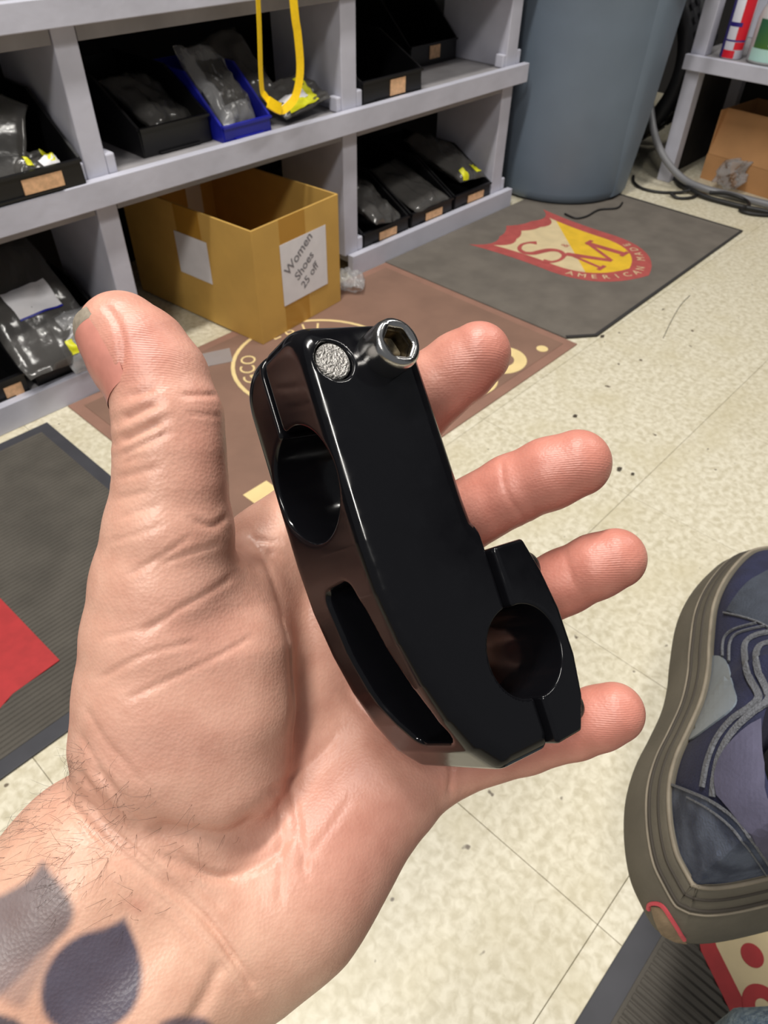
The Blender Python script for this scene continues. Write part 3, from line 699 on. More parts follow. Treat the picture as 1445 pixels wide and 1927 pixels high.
def fast_obj(name, V, F_, m, parent=None, normals=None, kind=None, colors=None):
    me = bpy.data.meshes.new(name); base = np.array(origin(parent)) if parent else np.zeros(3)
    V = V-base
    me.vertices.add(len(V)); me.vertices.foreach_set('co', V.astype(np.float32).ravel())
    me.loops.add(len(F_)*4); me.loops.foreach_set('vertex_index', F_.astype(np.int32).ravel())
    me.polygons.add(len(F_)); me.polygons.foreach_set('loop_start', np.arange(0, len(F_)*4, 4, dtype=np.int32))
    me.polygons.foreach_set('use_smooth', np.ones(len(F_), bool)); me.update(calc_edges=True); me.validate()
    if normals is not None: me.normals_split_custom_set_from_vertices(normals.astype(np.float32).tolist())
    if colors is not None:
        a = me.color_attributes.new('tone', 'FLOAT_COLOR', 'POINT'); a.data.foreach_set('color', colors.astype(np.float32).ravel())
    me.materials.append(m); o = bpy.data.objects.new(name, me); COL.objects.link(o)
    if parent: o.parent = parent
    if kind: o['kind'] = kind
    return o
def smin(a, b, k):
    h = np.maximum(k-np.abs(a-b), 0)/k; return np.minimum(a, b)-h*h*k*0.25
def smax(a, b, k): return -smin(-a, -b, k)
def cone(p, a, b, ra, rb):
    x, y, z = p; bx_, by_, bz_ = (float(v) for v in b-a); q = bx_*bx_+by_*by_+bz_*bz_
    x = x-np.float32(a[0]); y = y-np.float32(a[1]); z = z-np.float32(a[2])
    t = np.clip((x*bx_+y*by_+z*bz_)/q, 0, 1)
    x -= t*bx_; y -= t*by_; z -= t*bz_
    return np.sqrt(x*x+y*y+z*z)-(ra+(rb-ra)*t)
def pt(px, py, z): return np.array([(px-CX)/F*z, -(py-CY)/F*z, -z])     # camera space, mm
def to_px(P): return CX+F*P[:, 0]/-P[:, 2], CY-F*P[:, 1]/-P[:, 2]

# ------------------------------------------------------------------ bicycle stem (local axes: A along reach, B along handlebar, C along steerer), mm
SR = np.array([[0.2991, 0.5426, -0.7849], [-0.9491, 0.2545, -0.1857], [0.0990, 0.8005, 0.5911]])
u_, s__, vt_ = np.linalg.svd(SR); SR = u_@vt_
ST = np.array([-6.2944, 9.6131, -184.7615])
def st2w(P): return c2w((np.asarray(P)@SR.T+ST)/1000)
def sd_poly(X, Y, poly):
    poly = np.array(poly, float); d = np.full(X.shape, 1e9); s = np.ones(X.shape); n = len(poly)
    for i in range(n):
        a = poly[i]; b = poly[i-1]; e = b-a; wx, wy = X-a[0], Y-a[1]
        t = np.clip((wx*e[0]+wy*e[1])/(e@e), 0, 1); d = np.minimum(d, (wx-e[0]*t)**2+(wy-e[1]*t)**2)
        c1 = Y >= a[1]; c2 = Y < b[1]; c3 = e[0]*wy > e[1]*wx
        al = c1 & c2 & c3; no = ~c1 & ~c2 & ~c3; s = np.where(al | no, -s, s)
    return s*np.sqrt(d)
RB = 5.0     # edge rounding
_bot = [(-40, 12.0), (18, 12.0), (30, 11.4), (42, 9.6), (52, 7.2), (61, 4.0), (68.5, 0.2), (73.4, -4.4), (74.0, -16.6), (70, -24)]
_top = [(26, -24), (24.6, -14.5), (21.5, -12.3), (14, -12.0), (-40, -12.0)]
BODY = _bot+_top
def sd_body(P):
    A, B, C = P[:, 0], P[:, 1], P[:, 2]
    d2 = sd_poly(A, C, BODY); bb = np.abs(B)-20+RB
    d = np.hypot(np.maximum(d2, 0), np.maximum(bb, 0))+np.minimum(np.maximum(d2, bb), 0)-RB
    # rounded rear end, seen down the steerer axis
    rr = 13.0; qa = np.abs(A-30)-66.5+rr; qb = np.abs(B)-20.0+rr
    d3 = np.hypot(np.maximum(qa, 0), np.maximum(qb, 0))+np.minimum(np.maximum(qa, qb), 0)-rr
    d = smax(d, d3, 7.0)
    # bolt-side scoop
    sc = np.hypot(np.hypot((A+31), (C+4)*0.55), (B-33)*0.75)-12.5
    d = smax(d, -sc, 2.5)
    # handlebar seat and split plane
    d = smax(d, -(np.hypot(A-54.7, C+18.2)-11.2), 0.9)
    d = smax(d, -(C+17.0), 0.8)
    # steerer bore with a soft chamfer, pinch slit
    d = smax(d, -(np.hypot(A, B)-14.4), 1.6)
    slit = np.maximum(np.abs(B+3.2)-0.85, A+10.0)
    d = smax(d, -slit, 1.3)
    # relief pocket in the underside
    pk = sd_poly(A, B, [(29.5, -3.0), (29.0, 3.0), (34, 4.6), (45, 6.0), (56, 8.0), (65.5, 9.0), (65.5, 0.5), (56, -3.2), (45, -3.8)])
    d = smax(d, -np.maximum(pk-3.2, -3.5-C), 1.6)
    # flush bolt hole
    d = smax(d, -np.maximum(np.hypot(A+24.6, C-9.6)-5.0, 14.0-B), 1.0)
    return d
def sd_body2(P):
    A, B, C = P[:, 0], P[:, 1], P[:, 2]
    return sd_body(P)
PLATE = [(29.2, -18.5), (29.2, -27.6), (37.5, -30.2), (48, -32.0), (60, -32.0), (70, -30.0), (76.9, -26.2), (76.9, -18.5)]
def sd_plate(P):
    A, B, C = P[:, 0], P[:, 1], P[:, 2]; r = 1.05
    d2 = sd_poly(A, C, PLATE); bb = np.abs(B)-20.6+r
    d = np.hypot(np.maximum(d2, 0), np.maximum(bb, 0))+np.minimum(np.maximum(d2, bb), 0)-r
    return smax(d, -(np.hypot(A-54.7, C+18.2)-11.2), 0.9)
STEM = bpy.data.materials.new('gloss_black_paint'); STEM.use_nodes = True
_b = STEM.node_tree.nodes['Principled BSDF']; _b.inputs['Base Color'].default_value = lin(13, 13, 16)+(1,)
_b.inputs['Roughness'].default_value = 0.12; _b.inputs['Specular IOR Level'].default_value = 0.36
_g = STEM.node_tree.nodes.new('ShaderNodeNewGeometry'); _t = STEM.node_tree.nodes.new('ShaderNodeTexNoise'); _t.inputs['Scale'].default_value = 180
_t.inputs['Detail'].default_value = 8
STEM.node_tree.links.new(_g.outputs['Position'], _t.inputs['Vector'])
_r = STEM.node_tree.nodes.new('ShaderNodeMapRange'); _r.inputs['From Min'].default_value = 0.35; _r.inputs['From Max'].default_value = 0.75
_r.inputs['To Min'].default_value = 0.08; _r.inputs['To Max'].default_value = 0.24
STEM.node_tree.links.new(_t.outputs['Fac'], _r.inputs['Value']); STEM.node_tree.links.new(_r.outputs['Result'], _b.inputs['Roughness'])
CHROME = mat('chrome_steel', (200, 198, 196), 0.18, 1.0, bump=0.05, bscale=3000)
RAWMET = mat('bare_bolt_end', (196, 192, 188), 0.38, 1.0, bump=0.7, bscale=1500, var=0.35, vscale=900)
SOCK = mat('oily_socket_steel', (140, 128, 106), 0.4, 1.0, var=0.6, vscale=500)
BLKB = mat('black_bolt', (20, 19, 20), 0.3, bump=0.1, bscale=3000)
stem = thing('bicycle_stem', 'glossy black bicycle stem with chrome bolt lying in the open palm', 'bike stem', tuple(st2w([[20, -20, -17]])[0]))
V, Fq = polygonize(sd_body, (-40, -24, -26), (84, 24, 22), 0.6, 1.0); V, N_ = project(sd_body, V, 0.12)
fast_obj('body', st2w(V), Fq, STEM, stem, N_@SR.T@RW.T)
V, Fq = polygonize(sd_plate, (24, -24, -38), (84, 24, -14), 0.6, 1.0); V, N_ = project(sd_plate, V, 0.12)
fast_obj('clamp_plate', st2w(V), Fq, STEM, stem, N_@SR.T@RW.T)
def stem_lathe(name, c, axis, prof, m, par, seg=48, cap=True):
    """profile of (radius, height) about an axis through c in stem space"""
    ax = {'B': (np.array([0, 1, 0.]), np.array([1, 0, 0.]), np.array([0, 0, 1.])), '-C': (np.array([0, 0, -1.]), np.array([1, 0, 0.]), np.array([0, 1, 0.])), '-B': (np.array([0, -1, 0.]), np.array([1, 0, 0.]), np.array([0, 0, 1.]))}[axis]
    vs = []; fs = []
    for (r, z, hx) in prof:
        for k in range(seg):
            a = 2*math.pi*k/seg
            q = r
            if hx: q = r*math.cos(math.pi/6)/math.cos((a+0.35) % (math.pi/3)-math.pi/6)
            vs.append(np.array(c)+ax[0]*z+ax[1]*q*math.cos(a)+ax[2]*q*math.sin(a))
    for i in range(len(prof)-1):
        for k in range(seg): fs.append([i*seg+k, i*seg+(k+1) % seg, (i+1)*seg+(k+1) % seg, (i+1)*seg+k])
    if cap: fs.append([(len(prof)-1)*seg+k for k in range(seg)])
    o = obj(name, st2w(vs), fs, m, par, False); 
    bmx = bmesh.new(); bmx.from_mesh(o.data); bmesh.ops.recalc_face_normals(bmx, faces=bmx.faces)
    for f in bmx.faces: f.smooth = True
    for e in bmx.edges:
        if len(e.link_faces) == 2 and e.calc_face_angle() > math.radians(38): e.smooth = False
    bmx.to_mesh(o.data); bmx.free(); return o
b1 = stem_lathe('pinch_bolt', (-25.2, 0, -5.0), 'B', [(5.9, 8, 0), (5.9, 12.5, 0), (6.5, 13.2, 0), (6.6, 23.2, 0), (6.35, 24.4, 0), (5.8, 25.1, 0), (5.0, 25.3, 0), (4.6, 25.0, 1), (4.25, 24.6, 1), (4.2, 23, 1)], CHROME, stem, cap=False)
stem_lathe('hex_socket', (-25.2, 0, -5.0), 'B', [(4.24, 24.6, 1), (4.15, 19.5, 1), (1.6, 18.2, 0), (0.05, 19.0, 0)], SOCK, b1)
stem_lathe('bolt_end', (-24.6, 0, 9.6), 'B', [(4.6, 10, 0), (4.6, 17.0, 0), (4.1, 17.5, 0), (0.1, 17.6, 0)], RAWMET, stem)
for a_ in (36.0, 73.4):
    for b_ in (-12.5, 12.5):
        zz = 32.6 if a_ < 50 else 31.6
        pb = stem_lathe('plate_bolt', (a_, b_, 0), '-C', [(4.6, 24, 0), (4.7, zz+1.0, 0), (4.3, zz+2.6, 0), (3.2, zz+3.8, 0), (2.3, zz+4.1, 0), (2.1, zz+3.9, 1)], BLKB, stem, cap=False)
        stem_lathe('hex_socket', (a_, b_, 0), '-C', [(2.1, zz+3.95, 1), (2.05, zz+1.5, 1), (0.05, zz+1.2, 0)], BLKB, pb)

# ------------------------------------------------------------------ left hand and forearm holding the stem
def chain(specs):
    """list of (px,py,z,r_px) -> list of cones in mm"""
    P = [(pt(x, y, z), r*z/F) for (x, y, z, r) in specs]
    return [(P[i][0], P[i+1][0], P[i][1], P[i+1][1]) for i in range(len(P)-1)]
FINGERS = [
    chain([(535, 1020, 226, 84), (640, 915, 228, 77), (745, 805, 226, 74), (822, 726, 220, 69), (866, 692, 217, 67), (900, 667, 214, 61)]),
    chain([(650, 1155, 228, 86), (760, 1060, 229, 74), (850, 985, 226, 69), (962, 922, 217, 65.5), (1032, 892, 212, 67), (1086, 872, 209, 63.5)]),
    chain([(745, 1300, 230, 84), (850, 1215, 232, 72), (940, 1153, 228, 66), (1062, 1094, 218, 60.5), (1120, 1066, 213, 60), (1158, 1051, 211, 57)]),
    chain([(830, 1425, 226, 76), (985, 1393, 222, 61), (1080, 1369, 216, 58), (1125, 1352, 212, 59), (1155, 1341, 210, 56.5)]),
]
THUMB = chain([(229, 630, 186, 80), (262, 668, 186, 92), (297, 715, 185, 93), (318, 790, 184, 99), (321, 850, 184, 100), (322, 910, 185, 103), (319, 1000, 187, 118), (312, 1100, 190, 134), (306, 1200, 192, 144), (306, 1300, 194, 156), (300, 1390, 196, 160)])
THENAR = chain([(395, 1150, 200, 110), (405, 1230, 199, 138), (404, 1330, 199, 146), (392, 1430, 201, 150), (352, 1520, 203, 150)])
PALM = chain([(540, 1030, 228, 84), (500, 1280, 228, 110), (430, 1560, 216, 150)]) + chain([(655, 1160, 230, 86), (570, 1360, 232, 105), (470, 1600, 216, 140)]) \
     + chain([(748, 1305, 230, 84), (650, 1430, 230, 104), (520, 1640, 214, 140)]) + chain([(815, 1425, 228, 78), (715, 1490, 218, 98), (610, 1605, 210, 125), (540, 1690, 206, 140), (455, 1760, 203, 150)]) \
     + chain([(470, 1045, 226, 70), (440, 1120, 214, 90), (430, 1220, 208, 110)])
FORE = chain([(368, 1740, 200, 172), (300, 1810, 196, 176), (-60, 2250, 176, 205)]) + chain([(262, 1610, 200, 162), (192, 1640, 196, 172), (-140, 2010, 178, 200)]) + chain([(300, 1560, 203, 150), (420, 1700, 204, 150)])
def sd_hand(P):
    P = [np.ascontiguousarray(P[:, i], dtype=np.float32) for i in range(3)]
    d = None
    for L, k in ((FORE, 9.0), (PALM, 9.0)):
        for c in L:
            e = cone(P, *c); d = e if d is None else smin(d, e, k)
    th = None
    for c in THENAR:
        e = cone(P, *c); th = e if th is None else smin(th, e, 4.0)
    d = smin(d, th, 5.0)
    t = None
    for c in THUMB:
        e = cone(P, *c); t = e if t is None else smin(t, e, 2.0)
    d = smin(d, t, 6.0)
    fg = None
    for L in FINGERS:
        f = None
        for c in L:
            e = cone(P, *c); f = e if f is None else smin(f, e, 2.0)
        fg = f if fg is None else smin(fg, f, 1.5)
    return smin(d, fg, 6.0)
V, Fq = polygonize(sd_hand, (-175, -215, -250), (92, 75, -120), 0.8, 4.0)
V, N_ = project(sd_hand, V, 0.35, 2)
# ---- folds and creases: shallow grooves along the natural lines of the hand
def seg_dist(px, py, line):
    d = np.full(px.shape, 1e9)
    for (a, b) in zip(line[:-1], line[1:]):
        ex, ey = b[0]-a[0], b[1]-a[1]; t = np.clip(((px-a[0])*ex+(py-a[1])*ey)/(ex*ex+ey*ey), 0, 1)
        d = np.minimum(d, np.hypot(px-a[0]-ex*t, py-a[1]-ey*t))
    return d
CREASES = [  # polyline (in the photograph's frame), half width px, depth mm
    ([(466, 1000), (502, 1060), (530, 1140), (547, 1230), (552, 1330), (548, 1420), (540, 1500)], 7, .5),
    ([(241, 1083), (308, 1043), (357, 1012)], 5, .34), ([(187, 1278), (274, 1232), (374, 1207)], 5, .34), ([(237, 1317), (391, 1245), (474, 1199)], 5, .34),
    ([(266, 1195), (333, 1149), (391, 1116), (440, 1083)], 6, .38), ([(360, 979), (400, 990), (432, 968)], 6, .5), ([(190, 1200), (260, 1185), (300, 1170)], 5, .25),
    ([(131, 1513), (208, 1592), (287, 1651), (346, 1696), (408, 1758), (481, 1862)], 8, .8), ([(173, 1443), (225, 1502), (263, 1554), (311, 1585), (380, 1640), (450, 1655)], 8, .7),
    ([(270, 1557), (360, 1571), (432, 1575), (500, 1533)], 16, 1.5), ([(301, 1606), (367, 1637), (415, 1651), (500, 1620), (560, 1560)], 10, .6),
    ([(150, 1500), (225, 1575), (300, 1640), (390, 1730), (450, 1820)], 6, .5), ([(160, 1470), (240, 1550), (320, 1615), (420, 1710)], 5, .4),
    ([(222, 791), (263, 774), (300, 757)], 8, 1.0), ([(220, 832), (263, 812), (310, 790)], 8, 1.1), ([(222, 858), (280, 830), (320, 812)], 6, .7), ([(235, 748), (296, 730)], 7, .6),
    ([(340, 744), (412, 743)], 5, .5), ([(350, 778), (420, 783)], 4, .3), ([(215, 900), (260, 890), (300, 878)], 6, .35), ([(215, 940), (280, 925)], 5, .3),
    ([(943, 862), (952, 925), (992, 985)], 5, .32), ([(846, 1405), (850, 1450), (846, 1496)], 5, .8), ([(1068, 1320), (1078, 1400)], 5, .2), ([(1062, 1035), (1082, 1110)], 5, .2),
    ([(548, 1470), (562, 1560), (576, 1650)], 7, .5), ([(524, 1490), (530, 1600), (526, 1700)], 7, .4), ([(640, 1280), (690, 1340), (760, 1400)], 12, 1.0),
    ([(497, 1035), (520, 1050)], 6, .8), ([(480, 1015), (525, 1022)], 5, .6), ([(500, 1500), (590, 1430), (640, 1380)], 8, .4),
    ([(118, 1530), (190, 1608), (268, 1668), (330, 1716), (390, 1780), (460, 1880)], 5, .35), ([(100, 1470), (150, 1540), (215, 1612), (290, 1670)], 5, .35),
    ([(150, 1455), (205, 1530), (270, 1590), (340, 1640)], 5, .35), ([(200, 1640), (235, 1700), (250, 1740)], 6, .2), ([(300, 1720), (350, 1775), (385, 1830)], 6, .25),
    ([(160, 1330), (195, 1390), (240, 1440), (270, 1480)], 6, .3), ([(150, 1380), (185, 1440), (230, 1500)], 5, .3), ([(560, 1640), (620, 1560), (660, 1500)], 7, .25),
    ([(196, 572), (218, 602), (230, 642), (230, 684), (214, 712)], 6, .6), ([(228, 872), (262, 858)], 5, .4), ([(222, 975), (300, 950)], 5, .25), ([(205, 1020), (260, 1005), (310, 985)], 5, .25), ([(300, 1062), (360, 1040), (420, 1020)], 5, .3),
    ([(350, 1940), (390, 1870), (420, 1800)], 14, .9), ([(140, 1440), (175, 1500), (190, 1540)], 9, .6),
]
front = N_[:, 2] > 0.05
for line, wd, dp in CREASES:
    ln = [tuple(p) for p in spline(line, 5)]
    px, py = to_px(V); lo_ = np.min(line, 0)-4*wd; hi_ = np.max(line, 0)+4*wd
    sel = np.where(front & (px > lo_[0]) & (px < hi_[0]) & (py > lo_[1]) & (py < hi_[1]))[0]
    if len(sel) == 0: continue
    d = seg_dist(px[sel], py[sel], ln)
    sec = ln[0], ln[-1]
    endf = np.minimum(np.hypot(px[sel]-sec[0][0], py[sel]-sec[0][1]), np.hypot(px[sel]-sec[1][0], py[sel]-sec[1][1]))
    amp = dp*np.exp(-(d/wd)**2)*np.clip(endf/(2.2*wd), 0.15, 1)-dp*0.10*np.exp(-((d-2.3*wd)/(wd*1.2))**2)
    V[sel] -= N_[sel]*amp[:, None]
# ---- skin tone per vertex: ruddier fingers and palm edge, paler wrist, grown-in ink of the tattoo
px, py = to_px(V)
def blob(cx_, cy_, rx, ry, p=1.0): return np.exp(-(((px-cx_)/rx)**2+((py-cy_)/ry)**2)**p)
base = np.array(lin(218, 170, 150)); red = np.array(lin(200, 128, 114)); pale = np.array(lin(222, 178, 154)); pink = np.array(lin(224, 158, 144))
rf_ = np.clip((px-560)/350, 0, 1)*np.clip((1560-py)/160, 0, 1)*0.85
rf_ = np.maximum(rf_, 0.5*blob(690, 1560, 190, 190)); rf_ = np.maximum(rf_, 0.75*blob(255, 650, 110, 100)); rf_ = np.maximum(rf_, 0.35*blob(380, 800, 70, 200))
pf_ = np.clip((py-px*0.55-1330)/260, 0, 1)*0.75
pk_ = 0.5*blob(400, 1180, 130, 120)+0.4*blob(330, 1400, 150, 60)
colr = base*(1-rf_)[:, None]+red*rf_[:, None]
colr = colr*(1-pf_)[:, None]+pale*pf_[:, None]
colr = colr*(1-np.clip(pk_, 0, 1)*0.6)[:, None]+pink*(np.clip(pk_, 0, 1)*0.6)[:, None]
sp = 0.35*blob(258, 1705, 22, 18)+0.4*blob(1200, 1105, 30, 14)
colr = colr*(1-sp)[:, None]+np.array(lin(170, 84, 70))*sp[:, None]
def tattoo(poly, col, soft, op):
    global colr
    sel = np.where((N_[:, 2] > -0.3) & (py > 1500))[0]
    P_ = np.array([tuple(q) for q in spline(list(poly)+[poly[0]], 6)][:-1])
    d = sd_poly(px[sel], py[sel], P_); a = np.clip(0.5-d/soft, 0, 1)*op
    colr[sel] = colr[sel]*(1-a)[:, None]+np.array(lin(*col))*a[:, None]
tattoo([(234, 1728), (246, 1752), (262, 1795), (267, 1838), (258, 1882), (236, 1915), (190, 1945), (140, 1950), (95, 1925), (78, 1886), (82, 1838), (108, 1792), (150, 1760), (200, 1745)], (70, 72, 92), 14, 0.94)
tattoo([(80, 1620), (94, 1640), (118, 1670), (138, 1712), (128, 1748), (98, 1778), (70, 1802), (40, 1836), (0, 1870), (-60, 1880), (-70, 1760), (-30, 1700), (10, 1680), (52, 1655)], (96, 96, 104), 16, 0.85)
tattoo([(100, 1775), (88, 1820), (60, 1870), (40, 1895), (0, 1880), (-40, 1860), (0, 1820), (50, 1800)], (140, 120, 118), 22, 0.6)
tattoo([(-30, 1905), (10, 1912), (40, 1926), (60, 1960), (0, 1990), (-40, 1980)], (66, 70, 84), 12, 0.9)
tattoo([(300, 1925), (340, 1912), (390, 1920), (410, 1960), (330, 1980)], (66, 70, 90), 14, 0.85)
SKIN = bpy.data.materials.new('skin'); SKIN.use_nodes = True; nt = SKIN.node_tree; b = nt.nodes['Principled BSDF']
va = nt.nodes.new('ShaderNodeVertexColor'); va.layer_name = 'tone'; g_ = nt.nodes.new('ShaderNodeNewGeometry')
def nz_(sc, det=4):
    t = nt.nodes.new('ShaderNodeTexNoise'); t.inputs['Scale'].default_value = sc; t.inputs['Detail'].default_value = det
    nt.links.new(g_.outputs['Position'], t.inputs['Vector']); return t
n1 = nz_(140, 5); n2 = nz_(38, 3)
r1 = nt.nodes.new('ShaderNodeValToRGB'); r1.color_ramp.elements[0].position = 0.3; r1.color_ramp.elements[0].color = (0.86, 0.76, 0.73, 1)
r1.color_ramp.elements[1].position = 0.66; r1.color_ramp.elements[1].color = (1.04, 1.03, 1.02, 1)
nt.links.new(n1.outputs['Fac'], r1.inputs['Fac'])
mx = nt.nodes.new('ShaderNodeMix'); mx.data_type = 'RGBA'; mx.blend_type = 'MULTIPLY'; mx.inputs[0].default_value = 0.7
nt.links.new(va.outputs['Color'], mx.inputs[6]); nt.links.new(r1.outputs['Color'], mx.inputs[7]); nt.links.new(mx.outputs[2], b.inputs['Base Color'])
b.inputs['Roughness'].default_value = 0.42; b.inputs['Specular IOR Level'].default_value = 0.5
b.inputs['Subsurface Weight'].default_value = 0.08; b.inputs['Subsurface Radius'].default_value = (1.0, 0.35, 0.2); b.inputs['Subsurface Scale'].default_value = 0.004
vo = nt.nodes.new('ShaderNodeTexVoronoi'); vo.inputs['Scale'].default_value = 1100; nt.links.new(g_.outputs['Position'], vo.inputs['Vector'])
n3 = nz_(700, 3)
ad = nt.nodes.new('ShaderNodeMath'); ad.operation = 'ADD'; nt.links.new(vo.outputs['Distance'], ad.inputs[0]); nt.links.new(n3.outputs['Fac'], ad.inputs[1])
bp = nt.nodes.new('ShaderNodeBump'); bp.inputs['Strength'].default_value = 0.14; bp.inputs['Distance'].default_value = 0.0005
nt.links.new(ad.outputs[0], bp.inputs['Height']); nt.links.new(bp.outputs['Normal'], b.inputs['Normal'])
tipm = np.clip(blob(285, 650, 80, 75)+blob(893, 682, 62, 55)+blob(1085, 884, 66, 55)+blob(1155, 1064, 58, 46)+blob(1150, 1352, 58, 46), 0, 1)
wv_ = nt.nodes.new('ShaderNodeTexWave'); wv_.inputs['Scale'].default_value = 560; wv_.inputs['Distortion'].default_value = 9; wv_.inputs['Detail'].default_value = 1
wv_.inputs['Detail Scale'].default_value = 0.12; wv_.bands_direction = 'DIAGONAL'; nt.links.new(g_.outputs['Position'], wv_.inputs['Vector'])
bp2 = nt.nodes.new('ShaderNodeBump'); bp2.inputs['Distance'].default_value = 0.0004
ms = nt.nodes.new('ShaderNodeMath'); ms.operation = 'MULTIPLY'; ms.inputs[1].default_value = 0.22
nt.links.new(va.outputs['Alpha'], ms.inputs[0]); nt.links.new(ms.outputs[0], bp2.inputs['Strength'])
nt.links.new(wv_.outputs['Fac'], bp2.inputs['Height']); nt.links.new(bp.outputs['Normal'], bp2.inputs['Normal']); nt.links.new(bp2.outputs['Normal'], b.inputs['Normal'])
VW = c2w(V/1000)
person = thing('person', 'bare left forearm and open hand with leaf tattoos holding the stem', 'person', tuple(c2w([pt(300, 1700, 200)/1000])[0]))
fast_obj('hand_and_forearm', VW, Fq, SKIN, person, None, None, np.concatenate([colr, tipm[:, None]], 1))
# ---- thumb nail, laid on the surface of the thumb
NAIL = mat('fingernail', (212, 142, 128), 0.3, var=0.1, vscale=300, spec=0.6); NAILT = mat('dirty_nail_tip', (166, 154, 138), 0.5, var=0.3, vscale=500)
a0 = pt(297, 715, 185); a1 = pt(229, 630, 186); T_ = _n(a1-a0); view = np.array([0, 0, 1.0]); view = _n(view-T_*view.dot(T_)); left = np.cross(T_, view)
if left[0] > 0: left = -left
def nail(s0, s1, m, name, par, flare=0.0, n=12, k=12):
    Cn = []; Dn = []; Of = []; fs = []
    for i in range(n+1):
        s = s0+(s1-s0)*i/n
        for j in range(k+1):
            v_ = j/k*2-1; hw = 0.86*(1-0.25*(1-i/n)**3*(1 if s0 < 0.3 else 0)); ang = math.radians(56)+v_*hw
            Cn.append(a0+(a1-a0)*(s-0.10*v_*v_*(0.4 if s0 < 0.3 else 1))); Dn.append(view*math.cos(ang)+left*math.sin(ang))
            Of.append(0.30+flare*i/n-0.45*abs(v_)**4)
    Cn = np.array(Cn); Dn = np.array(Dn); lo2 = np.full(len(Cn), 2.0); hi2 = np.full(len(Cn), 30.0)
    for _ in range(22):
        md = (lo2+hi2)/2; ins = sd_hand(Cn+Dn*md[:, None]) < 0; lo2 = np.where(ins, md, lo2); hi2 = np.where(ins, hi2, md)
    vs = Cn+Dn*(lo2+np.array(Of))[:, None]
    for i in range(n):
        for j in range(k): a = i*(k+1)+j; fs.append([a, a+1, a+k+2, a+k+1])
    return obj(name, c2w(vs/1000), fs, m, par, True)
nl = nail(0.06, 1.30, NAIL, 'thumbnail', person)
nail(1.30, 1.52, NAILT, 'nail_tip', nl, 0.8, 4)
# ---- sparse dark hair along the thumb side of the forearm
HAIR = mat('dark_arm_hair', (58, 44, 40), 0.6)
bv = BVHTree.FromPolygons([tuple(v) for v in V.tolist()], Fq.tolist())
rh = random.Random(4); hv = []; hf = []
for k in range(300):
    t = rh.random(); e = rh.random()**1.7
    x = 150-190*t+e*150+rh.gauss(0, 12); y = 1400+200*t+e*120+rh.gauss(0, 14)
    if rh.random() < 0.12: x += 150; y += 60
    hit = bv.ray_cast(Vector((0, 0, 0)), Vector(cdir(x, y)).normalized())
    if hit[0] is None: continue
    p, nn = hit[0], hit[1]
    dr = Vector((-0.75+rh.gauss(0, 0.5), -0.35+rh.gauss(0, 0.5), 0.1)); dr = (dr-nn*dr.dot(nn)).normalized(); L = 2.5+4.5*rh.random()
    bend = Vector((rh.gauss(0, 0.35), rh.gauss(0, 0.35), rh.gauss(0, 0.2)))
    path = [p+dr*L*s+nn*(1.6*math.sin(s*2.2))+bend*L*s*s for s in (0, 0.3, 0.6, 1.0)]
    vs, fs = sweep(path, [0.035, 0.03, 0.025, 0.01], 3); b0 = len(hv); hv += [v[:] for v in vs]; hf += [[i+b0 for i in f] for f in fs]
if hv: obj('arm_hair', c2w(np.array(hv)/1000), hf, HAIR, person, False, kind='stuff')

# ------------------------------------------------------------------ skate shoe worn on the raised right foot
UPN = mat('navy_suede', (36, 39, 68), 0.9, var=0.3, vscale=60, bump=0.4, bscale=700)  # upper's suede and lining colours darkened to stand in for the wearer's shadow
UPH = mat('worn_navy_leather', (44, 51, 70), 0.75, bump=0.4, bscale=700, col2=(80, 88, 106), vscale=55, lo=0.38, hi=0.6)
UPT = mat('grey_toe_suede', (62, 68, 80), 0.85, var=0.3, vscale=70, bump=0.4, bscale=700)
UPG = mat('light_grey_leather', (128, 138, 148), 0.5, var=0.1, vscale=60)
UPC = mat('lavender_padded_lining', (84, 82, 104), 0.85, var=0.18, vscale=70, bump=0.2, bscale=500)
STI = mat('grey_stitching', (110, 112, 118), 0.8, bump=0.8, bscale=900, var=0.3, vscale=500)
SOLE = mat('dirty_rubber_sole', (94, 88, 76), 0.7, var=0.22, vscale=28, bump=0.15, bscale=300)
SOLL = mat('sole_piping', (136, 126, 110), 0.7, var=0.25, vscale=70); SOLD = mat('sole_groove', (60, 54, 47), 0.8)
TABR = mat('red_tab_edge', (182, 70, 78), 0.5); TABT = mat('worn_tan_tab', (132, 112, 88), 0.6, var=0.3, vscale=120)
SOCKM = mat('black_sock', (18, 18, 20), 0.95, bump=0.4, bscale=500); DENIM = mat('blue_denim', (74, 92, 112), 0.9, bump=0.8, bscale=900, col2=(120, 136, 146), vscale=260)
HS = 0.350; HEEL = on_z(1270, 1775, HS); ax_ = np.array([math.cos(math.radians(16.4)), math.sin(math.radians(16.4)), 0]); ay_ = np.array([-ax_[1], ax_[0], 0])
def sw(u, v, z): return HEEL+ax_*u+ay_*v+np.array([0, 0, z])
OUT = [(0.0, 0.0), (0.001, .012), (.011, .023), (.023, .032), (.044, .040), (.068, .0445), (.092, .044), (.116, .040), (.141, .0365), (.165, .0365), (.189, .039), (.228, .041), (.267, .035), (.304, .021), (.322, .003), (.327, -.011), (.3245, -.020), (.317, -.032), (.300, -.050), (.275, -.068), (.23, -.082), (.18, -.086), (.13, -.084), (.09, -.080), (.060, -.072), (.042, -.0615), (.0294, -.0466), (.013, -.0255), (.004, -.011)]
OUTS = [tuple(p) for p in spline(OUT+[OUT[0]], 5)][:-1]; NO = len(OUTS)
